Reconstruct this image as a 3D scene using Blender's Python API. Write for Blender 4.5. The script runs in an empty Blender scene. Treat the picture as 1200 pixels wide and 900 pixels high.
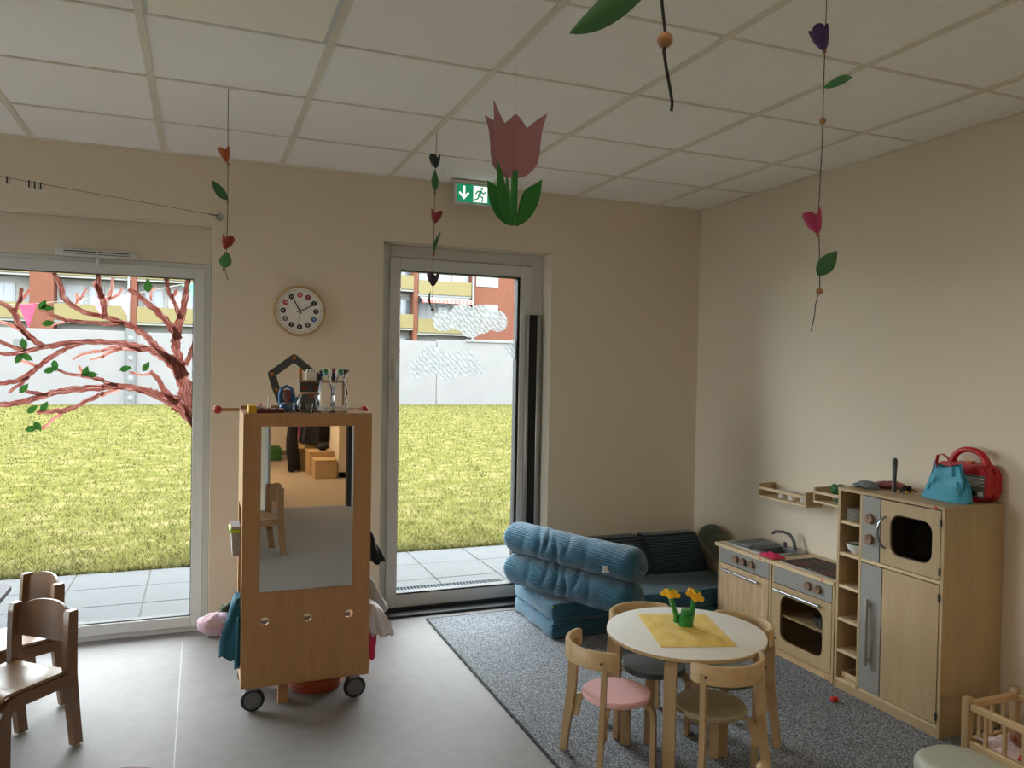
import bpy, bmesh, math, random
import numpy as np
from mathutils import Vector, Matrix

random.seed(7)
rng = np.random.default_rng(7)
PI = math.pi
SC = bpy.context.scene
COL = SC.collection

# ------------------------------------------------------------------ camera
# world: back wall inner face y = 0, right wall inner face x = 0, floor z = 0, ceiling z = 2.71 (metres)
H = 2.71
cam_data = bpy.data.cameras.new('camera')
cam_data.sensor_width = 36.0
cam_data.lens = 921.5 / 1200 * 36.0
cam_data.clip_start = 0.05
cam_data.clip_end = 300
cam = bpy.data.objects.new('camera', cam_data)
COL.objects.link(cam)
_r = Vector((0.92971, -0.36785, 0.01798)); _u = Vector((-0.01005, 0.02345, 0.99967)); _f = Vector((0.36815, 0.92959, -0.01810))
_m = Matrix((_r, _u, -_f)).transposed().to_4x4()
_m.translation = Vector((-3.2998, -4.7412, 1.5492))
cam.matrix_world = _m
SC.camera = cam

# ------------------------------------------------------------------ sky, exposure
SC.view_settings.view_transform = 'Standard'
SC.view_settings.look = 'None'
SC.view_settings.gamma = 1
SC.view_settings.use_curve_mapping = False
SC.view_settings.exposure = 3.1
wd = bpy.data.worlds.new('overcast_sky')
SC.world = wd
wd.use_nodes = True
bg = wd.node_tree.nodes['Background']
bg.inputs['Color'].default_value = (0.91, 0.965, 1.0, 1)
bg.inputs['Strength'].default_value = 2.0
try:
    SC.cycles.use_denoising = True
    SC.cycles.max_bounces = 10
    SC.cycles.diffuse_bounces = 6
    SC.cycles.transparent_max_bounces = 16
    SC.cycles.sample_clamp_indirect = 6.0
    SC.cycles.caustics_reflective = False
    SC.cycles.caustics_refractive = False
except Exception:
    pass


def portal(x0, x1, z0, z1, y):
    l = bpy.data.lights.new('window_portal', 'AREA')
    l.shape = 'RECTANGLE'; l.size = x1 - x0; l.size_y = z1 - z0
    l.cycles.is_portal = True
    o = bpy.data.objects.new('window_portal', l); COL.objects.link(o)
    o.location = ((x0 + x1) / 2, y, (z0 + z1) / 2)
    o.rotation_euler = (-PI / 2, 0, 0)      # faces into the room


portal(-5.2, -3.26, 0.03, 2.3, 0.37)
portal(-2.27, -1.16, 0.03, 2.3, 0.37)
portal(-6.9, -5.6, 0.03, 2.3, 0.37)


def portal_side(y0, y1, z0, z1, x):
    l = bpy.data.lights.new('window_portal', 'AREA')
    l.shape = 'RECTANGLE'; l.size = z1 - z0; l.size_y = y1 - y0
    l.cycles.is_portal = True
    o = bpy.data.objects.new('window_portal', l); COL.objects.link(o)
    o.location = (x, (y0 + y1) / 2, (z0 + z1) / 2)
    o.rotation_euler = (0, -PI / 2, 0)


portal_side(-1.5, -.3, 0.03, 2.3, -7.31)

# ------------------------------------------------------------------ materials
MATS = {}


def nodes_of(name):
    m = bpy.data.materials.new(name); m.use_nodes = True
    nt = m.node_tree
    return m, nt, nt.nodes['Principled BSDF'], nt.nodes['Material Output']


def lin(c):
    """sRGB 0..255 to linear"""
    return tuple(((v / 255) / 12.92 if v / 255 <= .04045 else ((v / 255 + .055) / 1.055) ** 2.4) for v in c)


def mat(name, srgb, rough=.55, metal=0., var=0., vscale=20., stretch=(1, 1, 1), bump=0., bscale=60., spec=.5, sheen=0., coat=0., emit=0., bstretch=None, detail=3.):
    """Principled material; colour mottled by a noise of +-var, fine relief by a bump noise"""
    m, nt, p, out = nodes_of(name)
    c = lin(srgb)
    p.inputs['Base Color'].default_value = (*c, 1)
    p.inputs['Roughness'].default_value = rough
    p.inputs['Metallic'].default_value = metal
    p.inputs['Specular IOR Level'].default_value = spec
    if sheen: p.inputs['Sheen Weight'].default_value = sheen
    if coat: p.inputs['Coat Weight'].default_value = coat
    if emit:
        p.inputs['Emission Color'].default_value = (*c, 1); p.inputs['Emission Strength'].default_value = emit
    if var or bump:
        tc = nt.nodes.new('ShaderNodeTexCoord')
    if var:
        mp = nt.nodes.new('ShaderNodeMapping'); mp.inputs['Scale'].default_value = stretch
        nz = nt.nodes.new('ShaderNodeTexNoise'); nz.inputs['Scale'].default_value = vscale; nz.inputs['Detail'].default_value = detail
        rp = nt.nodes.new('ShaderNodeValToRGB')
        e = rp.color_ramp.elements
        e[0].position = .3; e[1].position = .7
        e[0].color = (*[v * (1 - var) for v in c], 1); e[1].color = (*[min(1, v * (1 + var)) for v in c], 1)
        nt.links.new(tc.outputs['Object'], mp.inputs[0]); nt.links.new(mp.outputs[0], nz.inputs['Vector'])
        nt.links.new(nz.outputs['Fac'], rp.inputs[0]); nt.links.new(rp.outputs[0], p.inputs['Base Color'])
    if bump:
        mp2 = nt.nodes.new('ShaderNodeMapping'); mp2.inputs['Scale'].default_value = bstretch or (1, 1, 1)
        n2 = nt.nodes.new('ShaderNodeTexNoise'); n2.inputs['Scale'].default_value = bscale; n2.inputs['Detail'].default_value = 4
        b = nt.nodes.new('ShaderNodeBump'); b.inputs['Strength'].default_value = bump; b.inputs['Distance'].default_value = .01
        nt.links.new(tc.outputs['Object'], mp2.inputs[0]); nt.links.new(mp2.outputs[0], n2.inputs['Vector'])
        nt.links.new(n2.outputs['Fac'], b.inputs['Height']); nt.links.new(b.outputs[0], p.inputs['Normal'])
    MATS[name] = m
    return m


def wood(name, srgb, axis='z', var=.12, rough=.45, ply=False):
    """pale wood, grain stretched along one axis, with broad stave-like tone changes"""
    s = {'x': (.12, 1, 1), 'y': (1, .12, 1), 'z': (1, 1, .12)}[axis]
    m, nt, p, out = nodes_of(name)
    c = lin(srgb)
    tc = nt.nodes.new('ShaderNodeTexCoord')
    mp = nt.nodes.new('ShaderNodeMapping'); mp.inputs['Scale'].default_value = s
    nz = nt.nodes.new('ShaderNodeTexNoise'); nz.inputs['Scale'].default_value = 60; nz.inputs['Detail'].default_value = 6; nz.inputs['Distortion'].default_value = .4
    n2 = nt.nodes.new('ShaderNodeTexNoise'); n2.inputs['Scale'].default_value = 9; n2.inputs['Detail'].default_value = 2; n2.inputs['Distortion'].default_value = 1.2
    mx = nt.nodes.new('ShaderNodeMath'); mx.operation = 'ADD'
    ml = nt.nodes.new('ShaderNodeMath'); ml.operation = 'MULTIPLY'; ml.inputs[1].default_value = .5
    rp = nt.nodes.new('ShaderNodeValToRGB'); e = rp.color_ramp.elements
    e[0].position = .32; e[1].position = .68
    e[0].color = (c[0] * (1 - var), c[1] * (1 - var * 1.25), c[2] * (1 - var * 1.5), 1)
    e[1].color = (c[0] * (1 + var), c[1] * (1 + var), c[2] * (1 + var), 1)
    L = nt.links.new
    L(tc.outputs['Object'], mp.inputs[0]); L(mp.outputs[0], nz.inputs['Vector']); L(mp.outputs[0], n2.inputs['Vector'])
    L(nz.outputs['Fac'], mx.inputs[0]); L(n2.outputs['Fac'], mx.inputs[1]); L(mx.outputs[0], ml.inputs[0])
    L(ml.outputs[0], rp.inputs[0]); L(rp.outputs[0], p.inputs['Base Color'])
    p.inputs['Roughness'].default_value = rough
    MATS[name] = m
    return m


def thin_clear(name, tint=(1, 1, 1), gloss=.08, rough=.0, facing=True):
    """thin glass or clear plastic: light passes straight through, with a surface reflection"""
    m, nt, p, out = nodes_of(name)
    nt.nodes.remove(p)
    t = nt.nodes.new('ShaderNodeBsdfTransparent'); t.inputs[0].default_value = (*tint, 1)
    g = nt.nodes.new('ShaderNodeBsdfGlossy'); g.inputs['Roughness'].default_value = rough
    mx = nt.nodes.new('ShaderNodeMixShader')
    if facing:
        lw = nt.nodes.new('ShaderNodeLayerWeight'); lw.inputs['Blend'].default_value = gloss
        nt.links.new(lw.outputs['Fresnel'], mx.inputs[0])
    else:
        mx.inputs[0].default_value = gloss
    nt.links.new(t.outputs[0], mx.inputs[1]); nt.links.new(g.outputs[0], mx.inputs[2]); nt.links.new(mx.outputs[0], out.inputs[0])
    MATS[name] = m
    return m


def corduroy(name, srgb, spacing=.011, uv=False):
    """ribbed corduroy: ribs as a fine relief, velvet sheen"""
    m, nt, p, out = nodes_of(name)
    c = lin(srgb); L = nt.links.new
    tc = nt.nodes.new('ShaderNodeTexCoord')
    sp = nt.nodes.new('ShaderNodeSeparateXYZ')
    if uv:
        L(tc.outputs['UV'], sp.inputs[0]); coord = sp.outputs['X']
    else:
        L(tc.outputs['Object'], sp.inputs[0])
        geo = nt.nodes.new('ShaderNodeSeparateXYZ'); L(tc.outputs['Normal'], geo.inputs[0])
        ab = nt.nodes.new('ShaderNodeMath'); ab.operation = 'ABSOLUTE'; L(geo.outputs['Z'], ab.inputs[0])
        gt = nt.nodes.new('ShaderNodeMath'); gt.operation = 'GREATER_THAN'; gt.inputs[1].default_value = .7; L(ab.outputs[0], gt.inputs[0])
        mix = nt.nodes.new('ShaderNodeMix'); mix.data_type = 'FLOAT'
        L(gt.outputs[0], mix.inputs[0]); L(sp.outputs['Z'], mix.inputs[2]); L(sp.outputs['Y'], mix.inputs[3]); coord = mix.outputs[0]
    k = nt.nodes.new('ShaderNodeMath'); k.operation = 'MULTIPLY'; k.inputs[1].default_value = 2 * PI / spacing; L(coord, k.inputs[0])
    sn = nt.nodes.new('ShaderNodeMath'); sn.operation = 'SINE'; L(k.outputs[0], sn.inputs[0])
    b = nt.nodes.new('ShaderNodeBump'); b.inputs['Strength'].default_value = .5; b.inputs['Distance'].default_value = .004
    L(sn.outputs[0], b.inputs['Height']); L(b.outputs[0], p.inputs['Normal'])
    nz = nt.nodes.new('ShaderNodeTexNoise'); nz.inputs['Scale'].default_value = 7; nz.inputs['Detail'].default_value = 3
    rp = nt.nodes.new('ShaderNodeValToRGB'); e = rp.color_ramp.elements
    e[0].position = .3; e[1].position = .75
    e[0].color = (*[v * .8 for v in c], 1); e[1].color = (*[v * 1.25 for v in c], 1)
    L(tc.outputs['Object'], nz.inputs['Vector']); L(nz.outputs['Fac'], rp.inputs[0]); L(rp.outputs[0], p.inputs['Base Color'])
    p.inputs['Roughness'].default_value = .9; p.inputs['Specular IOR Level'].default_value = .2
    p.inputs['Sheen Weight'].default_value = .35; p.inputs['Sheen Roughness'].default_value = .5
    MATS[name] = m
    return m


def speckle(name, cols, scale=700, rough=.95, bump=.3):
    """looped carpet: light and dark yarn specks"""
    m, nt, p, out = nodes_of(name); L = nt.links.new
    tc = nt.nodes.new('ShaderNodeTexCoord')
    v = nt.nodes.new('ShaderNodeTexNoise'); v.inputs['Scale'].default_value = scale; v.inputs['Detail'].default_value = 1
    rp = nt.nodes.new('ShaderNodeValToRGB'); e = rp.color_ramp.elements
    e[0].position = .36; e[1].position = .64
    e[0].color = (*lin(cols[0]), 1); e[1].color = (*lin(cols[2]), 1)
    x = rp.color_ramp.elements.new(.5); x.color = (*lin(cols[1]), 1)
    b = nt.nodes.new('ShaderNodeBump'); b.inputs['Strength'].default_value = bump; b.inputs['Distance'].default_value = .004
    L(tc.outputs['Object'], v.inputs['Vector']); L(v.outputs['Fac'], rp.inputs[0]); L(rp.outputs[0], p.inputs['Base Color'])
    L(v.outputs['Fac'], b.inputs['Height']); L(b.outputs[0], p.inputs['Normal'])
    p.inputs['Roughness'].default_value = rough; p.inputs['Specular IOR Level'].default_value = .1
    MATS[name] = m
    return m


def streaked_paint(name, cols, opacity=1.):
    """brushed paint on glass: streaks along the stroke (UV x = along, y = across)"""
    m, nt, p, out = nodes_of(name); L = nt.links.new
    tc = nt.nodes.new('ShaderNodeTexCoord')
    mp = nt.nodes.new('ShaderNodeMapping'); mp.inputs['Scale'].default_value = (9, 330, 1)
    nz = nt.nodes.new('ShaderNodeTexNoise'); nz.inputs['Scale'].default_value = 1.6; nz.inputs['Detail'].default_value = 5; nz.inputs['Distortion'].default_value = .6
    rp = nt.nodes.new('ShaderNodeValToRGB'); e = rp.color_ramp.elements
    e[0].position = .4; e[0].color = (*lin(cols[0]), 1); e[1].position = .66; e[1].color = (*lin(cols[-1]), 1)
    for i, c in enumerate(cols[1:-1]):
        x = rp.color_ramp.elements.new(.46 + .09 * i); x.color = (*lin(c), 1)
    L(tc.outputs['UV'], mp.inputs[0]); L(mp.outputs[0], nz.inputs['Vector']); L(nz.outputs['Fac'], rp.inputs[0])
    L(rp.outputs[0], p.inputs['Base Color']); p.inputs['Roughness'].default_value = .5
    tr = nt.nodes.new('ShaderNodeBsdfTranslucent'); L(rp.outputs[0], tr.inputs[0])
    mx = nt.nodes.new('ShaderNodeMixShader'); mx.inputs[0].default_value = .38
    L(p.outputs[0], mx.inputs[1]); L(tr.outputs[0], mx.inputs[2]); L(mx.outputs[0], out.inputs[0])
    MATS[name] = m
    return m


mat('wall_paint', (224, 213, 194), .85, bump=.04, bscale=180)
mat('ceiling_tile', (250, 248, 243), .95, var=.03, vscale=90, bump=.12, bscale=260)
mat('ceiling_rail', (224, 218, 202), .6)
mat('panel_white', (250, 246, 232), .5)
mat('panel_lit', (255, 236, 208), .5, emit=.42)  # glow of unseen panels added as warm fill light
mat('white_frame', (206, 208, 208), .38)
mat('white_box', (214, 206, 190), .5)
mat('black_rubber', (14, 14, 15), .7)
mat('aluminium', (170, 172, 174), .38, metal=.9)
mat('dark_metal', (60, 62, 64), .5, metal=.6)
mat('baseboard', (122, 110, 96), .5)
mat('lino', (138, 135, 135), .5, var=.05, vscale=16, detail=6, spec=.045)
mat('lino_hall', (168, 150, 128), .4, var=.05, vscale=16)
mat('table_grey', (84, 78, 84), .6, spec=.1)
mat('seam', (154, 151, 150), .5)
speckle('carpet', ((74, 77, 82), (118, 121, 127), (166, 170, 176)), 200)
mat('carpet_edge', (40, 38, 38), .9)
thin_clear('pane_glass', (.97, .985, .98), .12)
thin_clear('clear_plastic', (.985, .99, .99), .22, .05)
thin_clear('oven_glass', (.86, .84, .8), .1)
thin_clear('smoked_pane', (.45, .42, .38), .15)
wood('birch_z', (174, 148, 110), 'z'); wood('birch_x', (190, 162, 120), 'x'); wood('birch_y', (190, 162, 120), 'y')
wood('maple_z', (174, 151, 115), 'z', .08); wood('maple_y', (174, 151, 115), 'y', .08); wood('maple_edge', (204, 182, 146), 'y', .06)
wood('plywood', (196, 166, 128), 'x', .2); wood('plywood_z', (190, 164, 130), 'z', .3)
wood('cart_wood', (176, 134, 92), 'z', .1); wood('cart_wood_x', (176, 134, 92), 'x', .1)
wood('beech', (112, 82, 54), 'z', .1, .35); wood('beech_x', (150, 120, 90), 'x', .1, .35)  # upright parts darkened for backlight, seats kept lighter: shading in the colour
wood('knob_wood', (134, 108, 88), 'x', .1)
mat('kitchen_grey', (140, 138, 133), .5)
mat('steel', (150, 155, 160), .3, metal=.9)
mat('sink_grey', (106, 110, 114), .42)
mat('hob_black', (34, 22, 24), .5, spec=.2)
mat('hob_ring', (84, 34, 40), .5, spec=.2)
mat('dark_inside', (58, 44, 32), .7)
mat('white_plastic', (224, 224, 222), .35)
mat('table_white', (244, 243, 238), .3)
mat('pink_seat', (234, 184, 184), .4); mat('grey_seat', (78, 84, 86), .45); mat('beige_seat', (150, 138, 108), .45); mat('green_seat', (104, 118, 96), .45)
mat('yellow_cloth', (226, 192, 78), .85, bump=.5, bscale=22, sheen=.2)
mat('brick_yellow', (240, 186, 20), .35); mat('brick_green', (34, 132, 52), .35)
corduroy('cord_teal', (40, 88, 112), .014); corduroy('cord_teal_uv', (40, 88, 112), .014, True)
corduroy('cord_navy', (26, 50, 64)); corduroy('cord_olive', (74, 80, 62), .011, True)
mat('label_white', (225, 225, 222), .6)
mat('mirror', (225, 228, 226), .01, metal=1.)
mat('castor_black', (22, 22, 24), .6); mat('castor_grey', (96, 98, 100), .5); mat('castor_steel', (140, 142, 146), .4, metal=.7)
for _n, _c in dict(red=(190, 26, 28), ball_red=(168, 44, 28), pink_hot=(196, 38, 92), lime=(168, 200, 40), blue=(44, 104, 168), cyan=(78, 172, 204), orange=(206, 112, 36), purple=(66, 40, 96), violet=(60, 30, 52), dark_green=(26, 50, 42), magenta=(168, 44, 88), burgundy=(140, 44, 58), brick_red=(150, 50, 30), rust=(172, 84, 34), black=(16, 16, 18), white=(232, 232, 228), grey=(110, 112, 112), slate=(74, 78, 80), yellow=(214, 170, 40), skyblue=(120, 168, 190), dark_blue=(26, 34, 60), tan=(160, 118, 78), bead=(160, 118, 78), leaf=(48, 104, 58), leaf_light=(66, 132, 78), maroon=(92, 28, 30), skin=(150, 98, 66)).items():
    mat(_n, _c, .5)
mat('card_pink', (156, 112, 118), .8); mat('card_green', (38, 112, 42), .8)
mat('string', (34, 34, 30), .8)
mat('teal_fabric', (30, 86, 104), .9, bump=.3, bscale=120); mat('pink_fabric', (222, 190, 204), .95, var=.1, vscale=60, bump=.5, bscale=90)
mat('white_fabric', (214, 208, 214), .9, bump=.3, bscale=60); mat('black_fabric', (20, 20, 22), .9); mat('grey_fabric', (160, 156, 154), .9, bump=.3, bscale=60)
mat('pink_white_fabric', (222, 204, 206), .95, var=.15, vscale=50); mat('green_fabric', (52, 60, 36), .9, var=.3, vscale=40)
mat('mitt_fabric', (150, 92, 96), .9, var=.45, vscale=30, bump=.3, bscale=60); mat('mitt_grey', (112, 122, 124), .9, var=.3, vscale=40)
mat('bag_blue', (58, 150, 178), .55, bump=.2, bscale=30)
mat('case_red', (176, 18, 24), .35)
mat('sage_vinyl', (172, 175, 162), .45)
mat('exit_green', (20, 122, 84), .5, emit=.12); mat('exit_white', (232, 238, 232), .5, emit=.15)
streaked_paint('branch_paint', ((52, 18, 16), (92, 36, 31), (140, 76, 66), (206, 164, 152)))
streaked_paint('twig_paint', ((112, 34, 28), (160, 84, 72), (196, 136, 122), (226, 196, 186)))
# outside
mat('slab_grey', (68, 69, 70), .9, spec=.03, var=.05, vscale=14)
mat('grate_grey', (58, 62, 64), .9, spec=.03); mat('grate_dark', (36, 38, 40), .9, spec=.03); mat('pouf_green', (40, 92, 40), .6); mat('slab_bed', (40, 40, 38), .9)
mat('concrete_white', (91, 90, 90), .9, spec=.03, var=.04, vscale=1.3)
mat('concrete_grey', (76, 77, 77), .9, spec=.03, var=.08, vscale=3)
mat('parapet_yellow', (86, 79, 55), .9, spec=.03); mat('stucco', (108, 108, 105), .9, spec=.03); mat('blind_white', (98, 100, 102), .7)
mat('frame_far', (98, 100, 102), .6); mat('window_blue', (66, 72, 80), .15); mat('downpipe', (86, 88, 90), .5)


def brick_far(name, c1, c2, mortar):
    m, nt, p, out = nodes_of(name); L = nt.links.new
    tc = nt.nodes.new('ShaderNodeTexCoord'); sp = nt.nodes.new('ShaderNodeSeparateXYZ'); cb = nt.nodes.new('ShaderNodeCombineXYZ')
    L(tc.outputs['Object'], sp.inputs[0]); L(sp.outputs['X'], cb.inputs[0]); L(sp.outputs['Z'], cb.inputs[1])
    b = nt.nodes.new('ShaderNodeTexBrick'); b.inputs['Scale'].default_value = 1
    b.inputs['Color1'].default_value = (*lin(c1), 1); b.inputs['Color2'].default_value = (*lin(c2), 1); b.inputs['Mortar'].default_value = (*lin(mortar), 1)
    b.inputs['Brick Width'].default_value = .25; b.inputs['Row Height'].default_value = .083; b.inputs['Mortar Size'].default_value = .012
    L(cb.outputs[0], b.inputs['Vector']); L(b.outputs[0], p.inputs['Base Color']); p.inputs['Roughness'].default_value = .9; p.inputs['Specular IOR Level'].default_value = .03
    MATS[name] = m


brick_far('brick_wall', (72, 40, 30), (78, 45, 34), (84, 60, 50))


def lawn_mat(name):
    m, nt, p, out = nodes_of(name); L = nt.links.new
    tc = nt.nodes.new('ShaderNodeTexCoord')
    a = nt.nodes.new('ShaderNodeTexNoise'); a.inputs['Scale'].default_value = 3.0; a.inputs['Detail'].default_value = 10; a.inputs['Roughness'].default_value = .75
    rp = nt.nodes.new('ShaderNodeValToRGB'); e = rp.color_ramp.elements
    e[0].position = .33; e[0].color = (*lin((50, 50, 24)), 1); e[1].position = .7; e[1].color = (*lin((98, 88, 64)), 1)
    x = rp.color_ramp.elements.new(.5); x.color = (*lin((67, 66, 33)), 1)
    L(tc.outputs['Object'], a.inputs['Vector']); L(a.outputs['Fac'], rp.inputs[0]); L(rp.outputs[0], p.inputs['Base Color'])
    p.inputs['Roughness'].default_value = 1; p.inputs['Specular IOR Level'].default_value = 0
    MATS[name] = m


lawn_mat('lawn')
mat('grass_blade', (76, 74, 40), .9, var=.3, vscale=2.2, spec=.1)


def swirl_paint(name):
    """finger-painted white cloud: scribbled strokes, thinner between them"""
    m, nt, p, out = nodes_of(name); L = nt.links.new
    tc = nt.nodes.new('ShaderNodeTexCoord')
    mp = nt.nodes.new('ShaderNodeMapping'); mp.inputs['Scale'].default_value = (1, .05, 1)
    w = nt.nodes.new('ShaderNodeTexWave'); w.wave_type = 'BANDS'; w.bands_direction = 'DIAGONAL'
    w.inputs['Scale'].default_value = 17; w.inputs['Distortion'].default_value = 7; w.inputs['Detail'].default_value = 3; w.inputs['Detail Scale'].default_value = 2.2
    L(tc.outputs['Object'], mp.inputs[0]); L(mp.outputs[0], w.inputs['Vector'])
    rp = nt.nodes.new('ShaderNodeMapRange'); rp.inputs['To Min'].default_value = .8; rp.inputs['To Max'].default_value = .97
    L(w.outputs['Fac'], rp.inputs[0])
    cr = nt.nodes.new('ShaderNodeValToRGB'); e = cr.color_ramp.elements
    e[0].color = (*lin((116, 119, 120)), 1); e[1].color = (*lin((148, 150, 150)), 1); L(w.outputs['Fac'], cr.inputs[0])
    tr = nt.nodes.new('ShaderNodeBsdfTransparent'); tl = nt.nodes.new('ShaderNodeBsdfTranslucent')
    L(cr.outputs[0], p.inputs['Base Color']); L(cr.outputs[0], tl.inputs[0]); p.inputs['Roughness'].default_value = .8
    m1 = nt.nodes.new('ShaderNodeMixShader'); m1.inputs[0].default_value = .65
    L(p.outputs[0], m1.inputs[1]); L(tl.outputs[0], m1.inputs[2])
    m2 = nt.nodes.new('ShaderNodeMixShader')
    L(rp.outputs[0], m2.inputs[0]); L(tr.outputs[0], m2.inputs[1]); L(m1.outputs[0], m2.inputs[2]); L(m2.outputs[0], out.inputs[0])
    MATS[name] = m


swirl_paint('cloud_paint')


def sheer(name, srgb, alpha):
    m, nt, p, out = nodes_of(name); L = nt.links.new
    tr = nt.nodes.new('ShaderNodeBsdfTransparent'); tl = nt.nodes.new('ShaderNodeBsdfTranslucent')
    c = (*lin(srgb), 1); p.inputs['Base Color'].default_value = c; tl.inputs[0].default_value = c; p.inputs['Roughness'].default_value = .9
    m1 = nt.nodes.new('ShaderNodeMixShader'); m1.inputs[0].default_value = .5; L(p.outputs[0], m1.inputs[1]); L(tl.outputs[0], m1.inputs[2])
    m2 = nt.nodes.new('ShaderNodeMixShader'); m2.inputs[0].default_value = alpha
    L(tr.outputs[0], m2.inputs[1]); L(m1.outputs[0], m2.inputs[2]); L(m2.outputs[0], out.inputs[0])
    MATS[name] = m


sheer('painted_green', (92, 142, 78), .97)
sheer('pennant_pink', (214, 96, 134), .7); sheer('pennant_rose', (236, 150, 170), .45); sheer('pennant_lilac', (206, 160, 210), .45); sheer('pennant_mint', (120, 206, 170), .5)


# ------------------------------------------------------------------ mesh helpers
class B:
    """collects shapes in one bmesh"""
    def __init__(s):
        s.bm = bmesh.new(); s.uv = None

    def _f(s, vs):
        try:
            return s.bm.faces.new(vs)
        except ValueError:
            return None

    def box(s, x0, x1, y0, y1, z0, z1, b=0., seg=1, M=None):
        x0, x1 = sorted((x0, x1)); y0, y1 = sorted((y0, y1)); z0, z1 = sorted((z0, z1))
        co = [(x, y, z) for x in (x0, x1) for y in (y0, y1) for z in (z0, z1)]
        v = [s.bm.verts.new(M @ Vector(c) if M else c) for c in co]
        fs = [s._f([v[i] for i in q]) for q in ((0, 1, 3, 2), (4, 6, 7, 5), (0, 4, 5, 1), (2, 3, 7, 6), (0, 2, 6, 4), (1, 5, 7, 3))]
        if b:
            es = {e for f in fs for e in f.edges}
            bmesh.ops.bevel(s.bm, geom=list(es), offset=b, segments=seg, affect='EDGES', profile=.5)
        return s

    def loft(s, rings, caps=True, closed=False):
        R = [[s.bm.verts.new(p) for p in r] for r in rings]
        n = len(R[0]); k = len(R)
        for i in range(k if closed else k - 1):
            a, c = R[i], R[(i + 1) % k]
            for j in range(n):
                s._f([a[j], a[(j + 1) % n], c[(j + 1) % n], c[j]])
        if caps and not closed:
            s._f(R[0][::-1]); s._f(R[-1])
        return s

    def tube(s, pts, r, n=8, ry=None, caps=True, up=None, noise=0.):
        pts = [Vector(p) for p in pts]; k = len(pts)
        rs = r if isinstance(r, (list, tuple)) else [r] * k
        rings = []; nrm = Vector(up) if up else None
        for i, p in enumerate(pts):
            t = (pts[min(i + 1, k - 1)] - pts[max(i - 1, 0)]).normalized()
            if nrm is None:
                nrm = t.orthogonal()
            nrm = (nrm - t * nrm.dot(t)).normalized(); bi = t.cross(nrm)
            ring = []
            for j in range(n):
                a = 2 * PI * j / n
                q = 1 + (noise * random.uniform(-1, 1) if noise else 0)
                ring.append(p + nrm * (math.cos(a) * rs[i] * q) + bi * (math.sin(a) * (rs[i] if ry is None else ry * rs[i]) * q))
            rings.append(ring)
        return s.loft(rings, caps)

    def cyl(s, p0, p1, r, r1=None, n=16):
        return s.tube([p0, p1], [r, r if r1 is None else r1], n)

    def bar(s, path, wdir, w, t):
        """flat bar of width w (along wdir) and thickness t swept along a path"""
        pts = [Vector(p) for p in path]; k = len(pts); wd_ = Vector(wdir).normalized(); rings = []
        for i, p in enumerate(pts):
            tg = (pts[min(i + 1, k - 1)] - pts[max(i - 1, 0)]).normalized()
            th = tg.cross(wd_).normalized()
            ww = w[i] if isinstance(w, (list, tuple)) else w
            rings.append([p + wd_ * ww / 2 + th * t / 2, p - wd_ * ww / 2 + th * t / 2, p - wd_ * ww / 2 - th * t / 2, p + wd_ * ww / 2 - th * t / 2])
        return s.loft(rings)

    def lathe(s, c, prof, n=24, M=None):
        c = Vector(c); rings = []
        for r, z in prof:
            rings.append([(M or Matrix()) @ Vector((r * math.cos(2 * PI * j / n), r * math.sin(2 * PI * j / n), z)) + c for j in range(n)])
        return s.loft(rings)

    def ball(s, c, r, n=12, sc=(1, 1, 1), m=8):
        prof = [(max(1e-4, math.sin(PI * i / m)), -math.cos(PI * i / m)) for i in range(m + 1)]
        M = Matrix.Diagonal((r * sc[0], r * sc[1], r * sc[2]))
        return s.lathe(c, prof, n, M)

    def prism(s, poly, axis, a0, a1, b=0.):
        f = {'x': lambda p, t: (t, p[0], p[1]), 'y': lambda p, t: (p[0], t, p[1]), 'z': lambda p, t: (p[0], p[1], t)}[axis]
        A = [s.bm.verts.new(f(p, a0)) for p in poly]; C = [s.bm.verts.new(f(p, a1)) for p in poly]
        n = len(poly); s._f(A); s._f(C[::-1])
        for i in range(n):
            s._f([A[i], C[i], C[(i + 1) % n], A[(i + 1) % n]])
        return s

    def ring(s, rect, hole, axis, a0, a1):
        """plate rect=(u0,u1,v0,v1) with a rounded-rectangular hole=(cu,cv,hu,hv,r)"""
        u0, u1, v0, v1 = rect; cu, cv, hu, hv, r = hole
        def sd(x, y):
            qx, qy = abs(x) - hu + r, abs(y) - hv + r
            return math.hypot(max(qx, 0), max(qy, 0)) + min(max(qx, qy), 0) - r
        an = set()
        for x in (u0, u1):
            for y in (v0, v1):
                an.add(math.atan2(y - cv, x - cu))
        for sx in (-1, 1):
            for sy in (-1, 1):
                for q in range(7):
                    a = q / 6 * PI / 2
                    an.add(math.atan2(sy * (hv - r + r * math.sin(a)), sx * (hu - r + r * math.cos(a))))
        an = sorted(an); O = []; I = []
        for a in an:
            dx, dy = math.cos(a), math.sin(a)
            t = min(((u1 - cu) / dx if dx > 1e-9 else (u0 - cu) / dx if dx < -1e-9 else 9e9), ((v1 - cv) / dy if dy > 1e-9 else (v0 - cv) / dy if dy < -1e-9 else 9e9))
            O.append((cu + dx * t, cv + dy * t))
            lo, hi = 0., t
            for _ in range(40):
                mid = (lo + hi) / 2
                if sd(dx * mid, dy * mid) < 0: lo = mid
                else: hi = mid
            I.append((cu + dx * lo, cv + dy * lo))
        f = {'x': lambda p, t: (t, p[0], p[1]), 'y': lambda p, t: (p[0], t, p[1]), 'z': lambda p, t: (p[0], p[1], t)}[axis]
        V = [[s.bm.verts.new(f(p, t)) for p in P] for P, t in ((O, a0), (I, a0), (I, a1), (O, a1))]
        n = len(an)
        for k in range(4):
            for i in range(n):
                s._f([V[k][i], V[k][(i + 1) % n], V[(k + 1) % 4][(i + 1) % n], V[(k + 1) % 4][i]])
        return s

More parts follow.
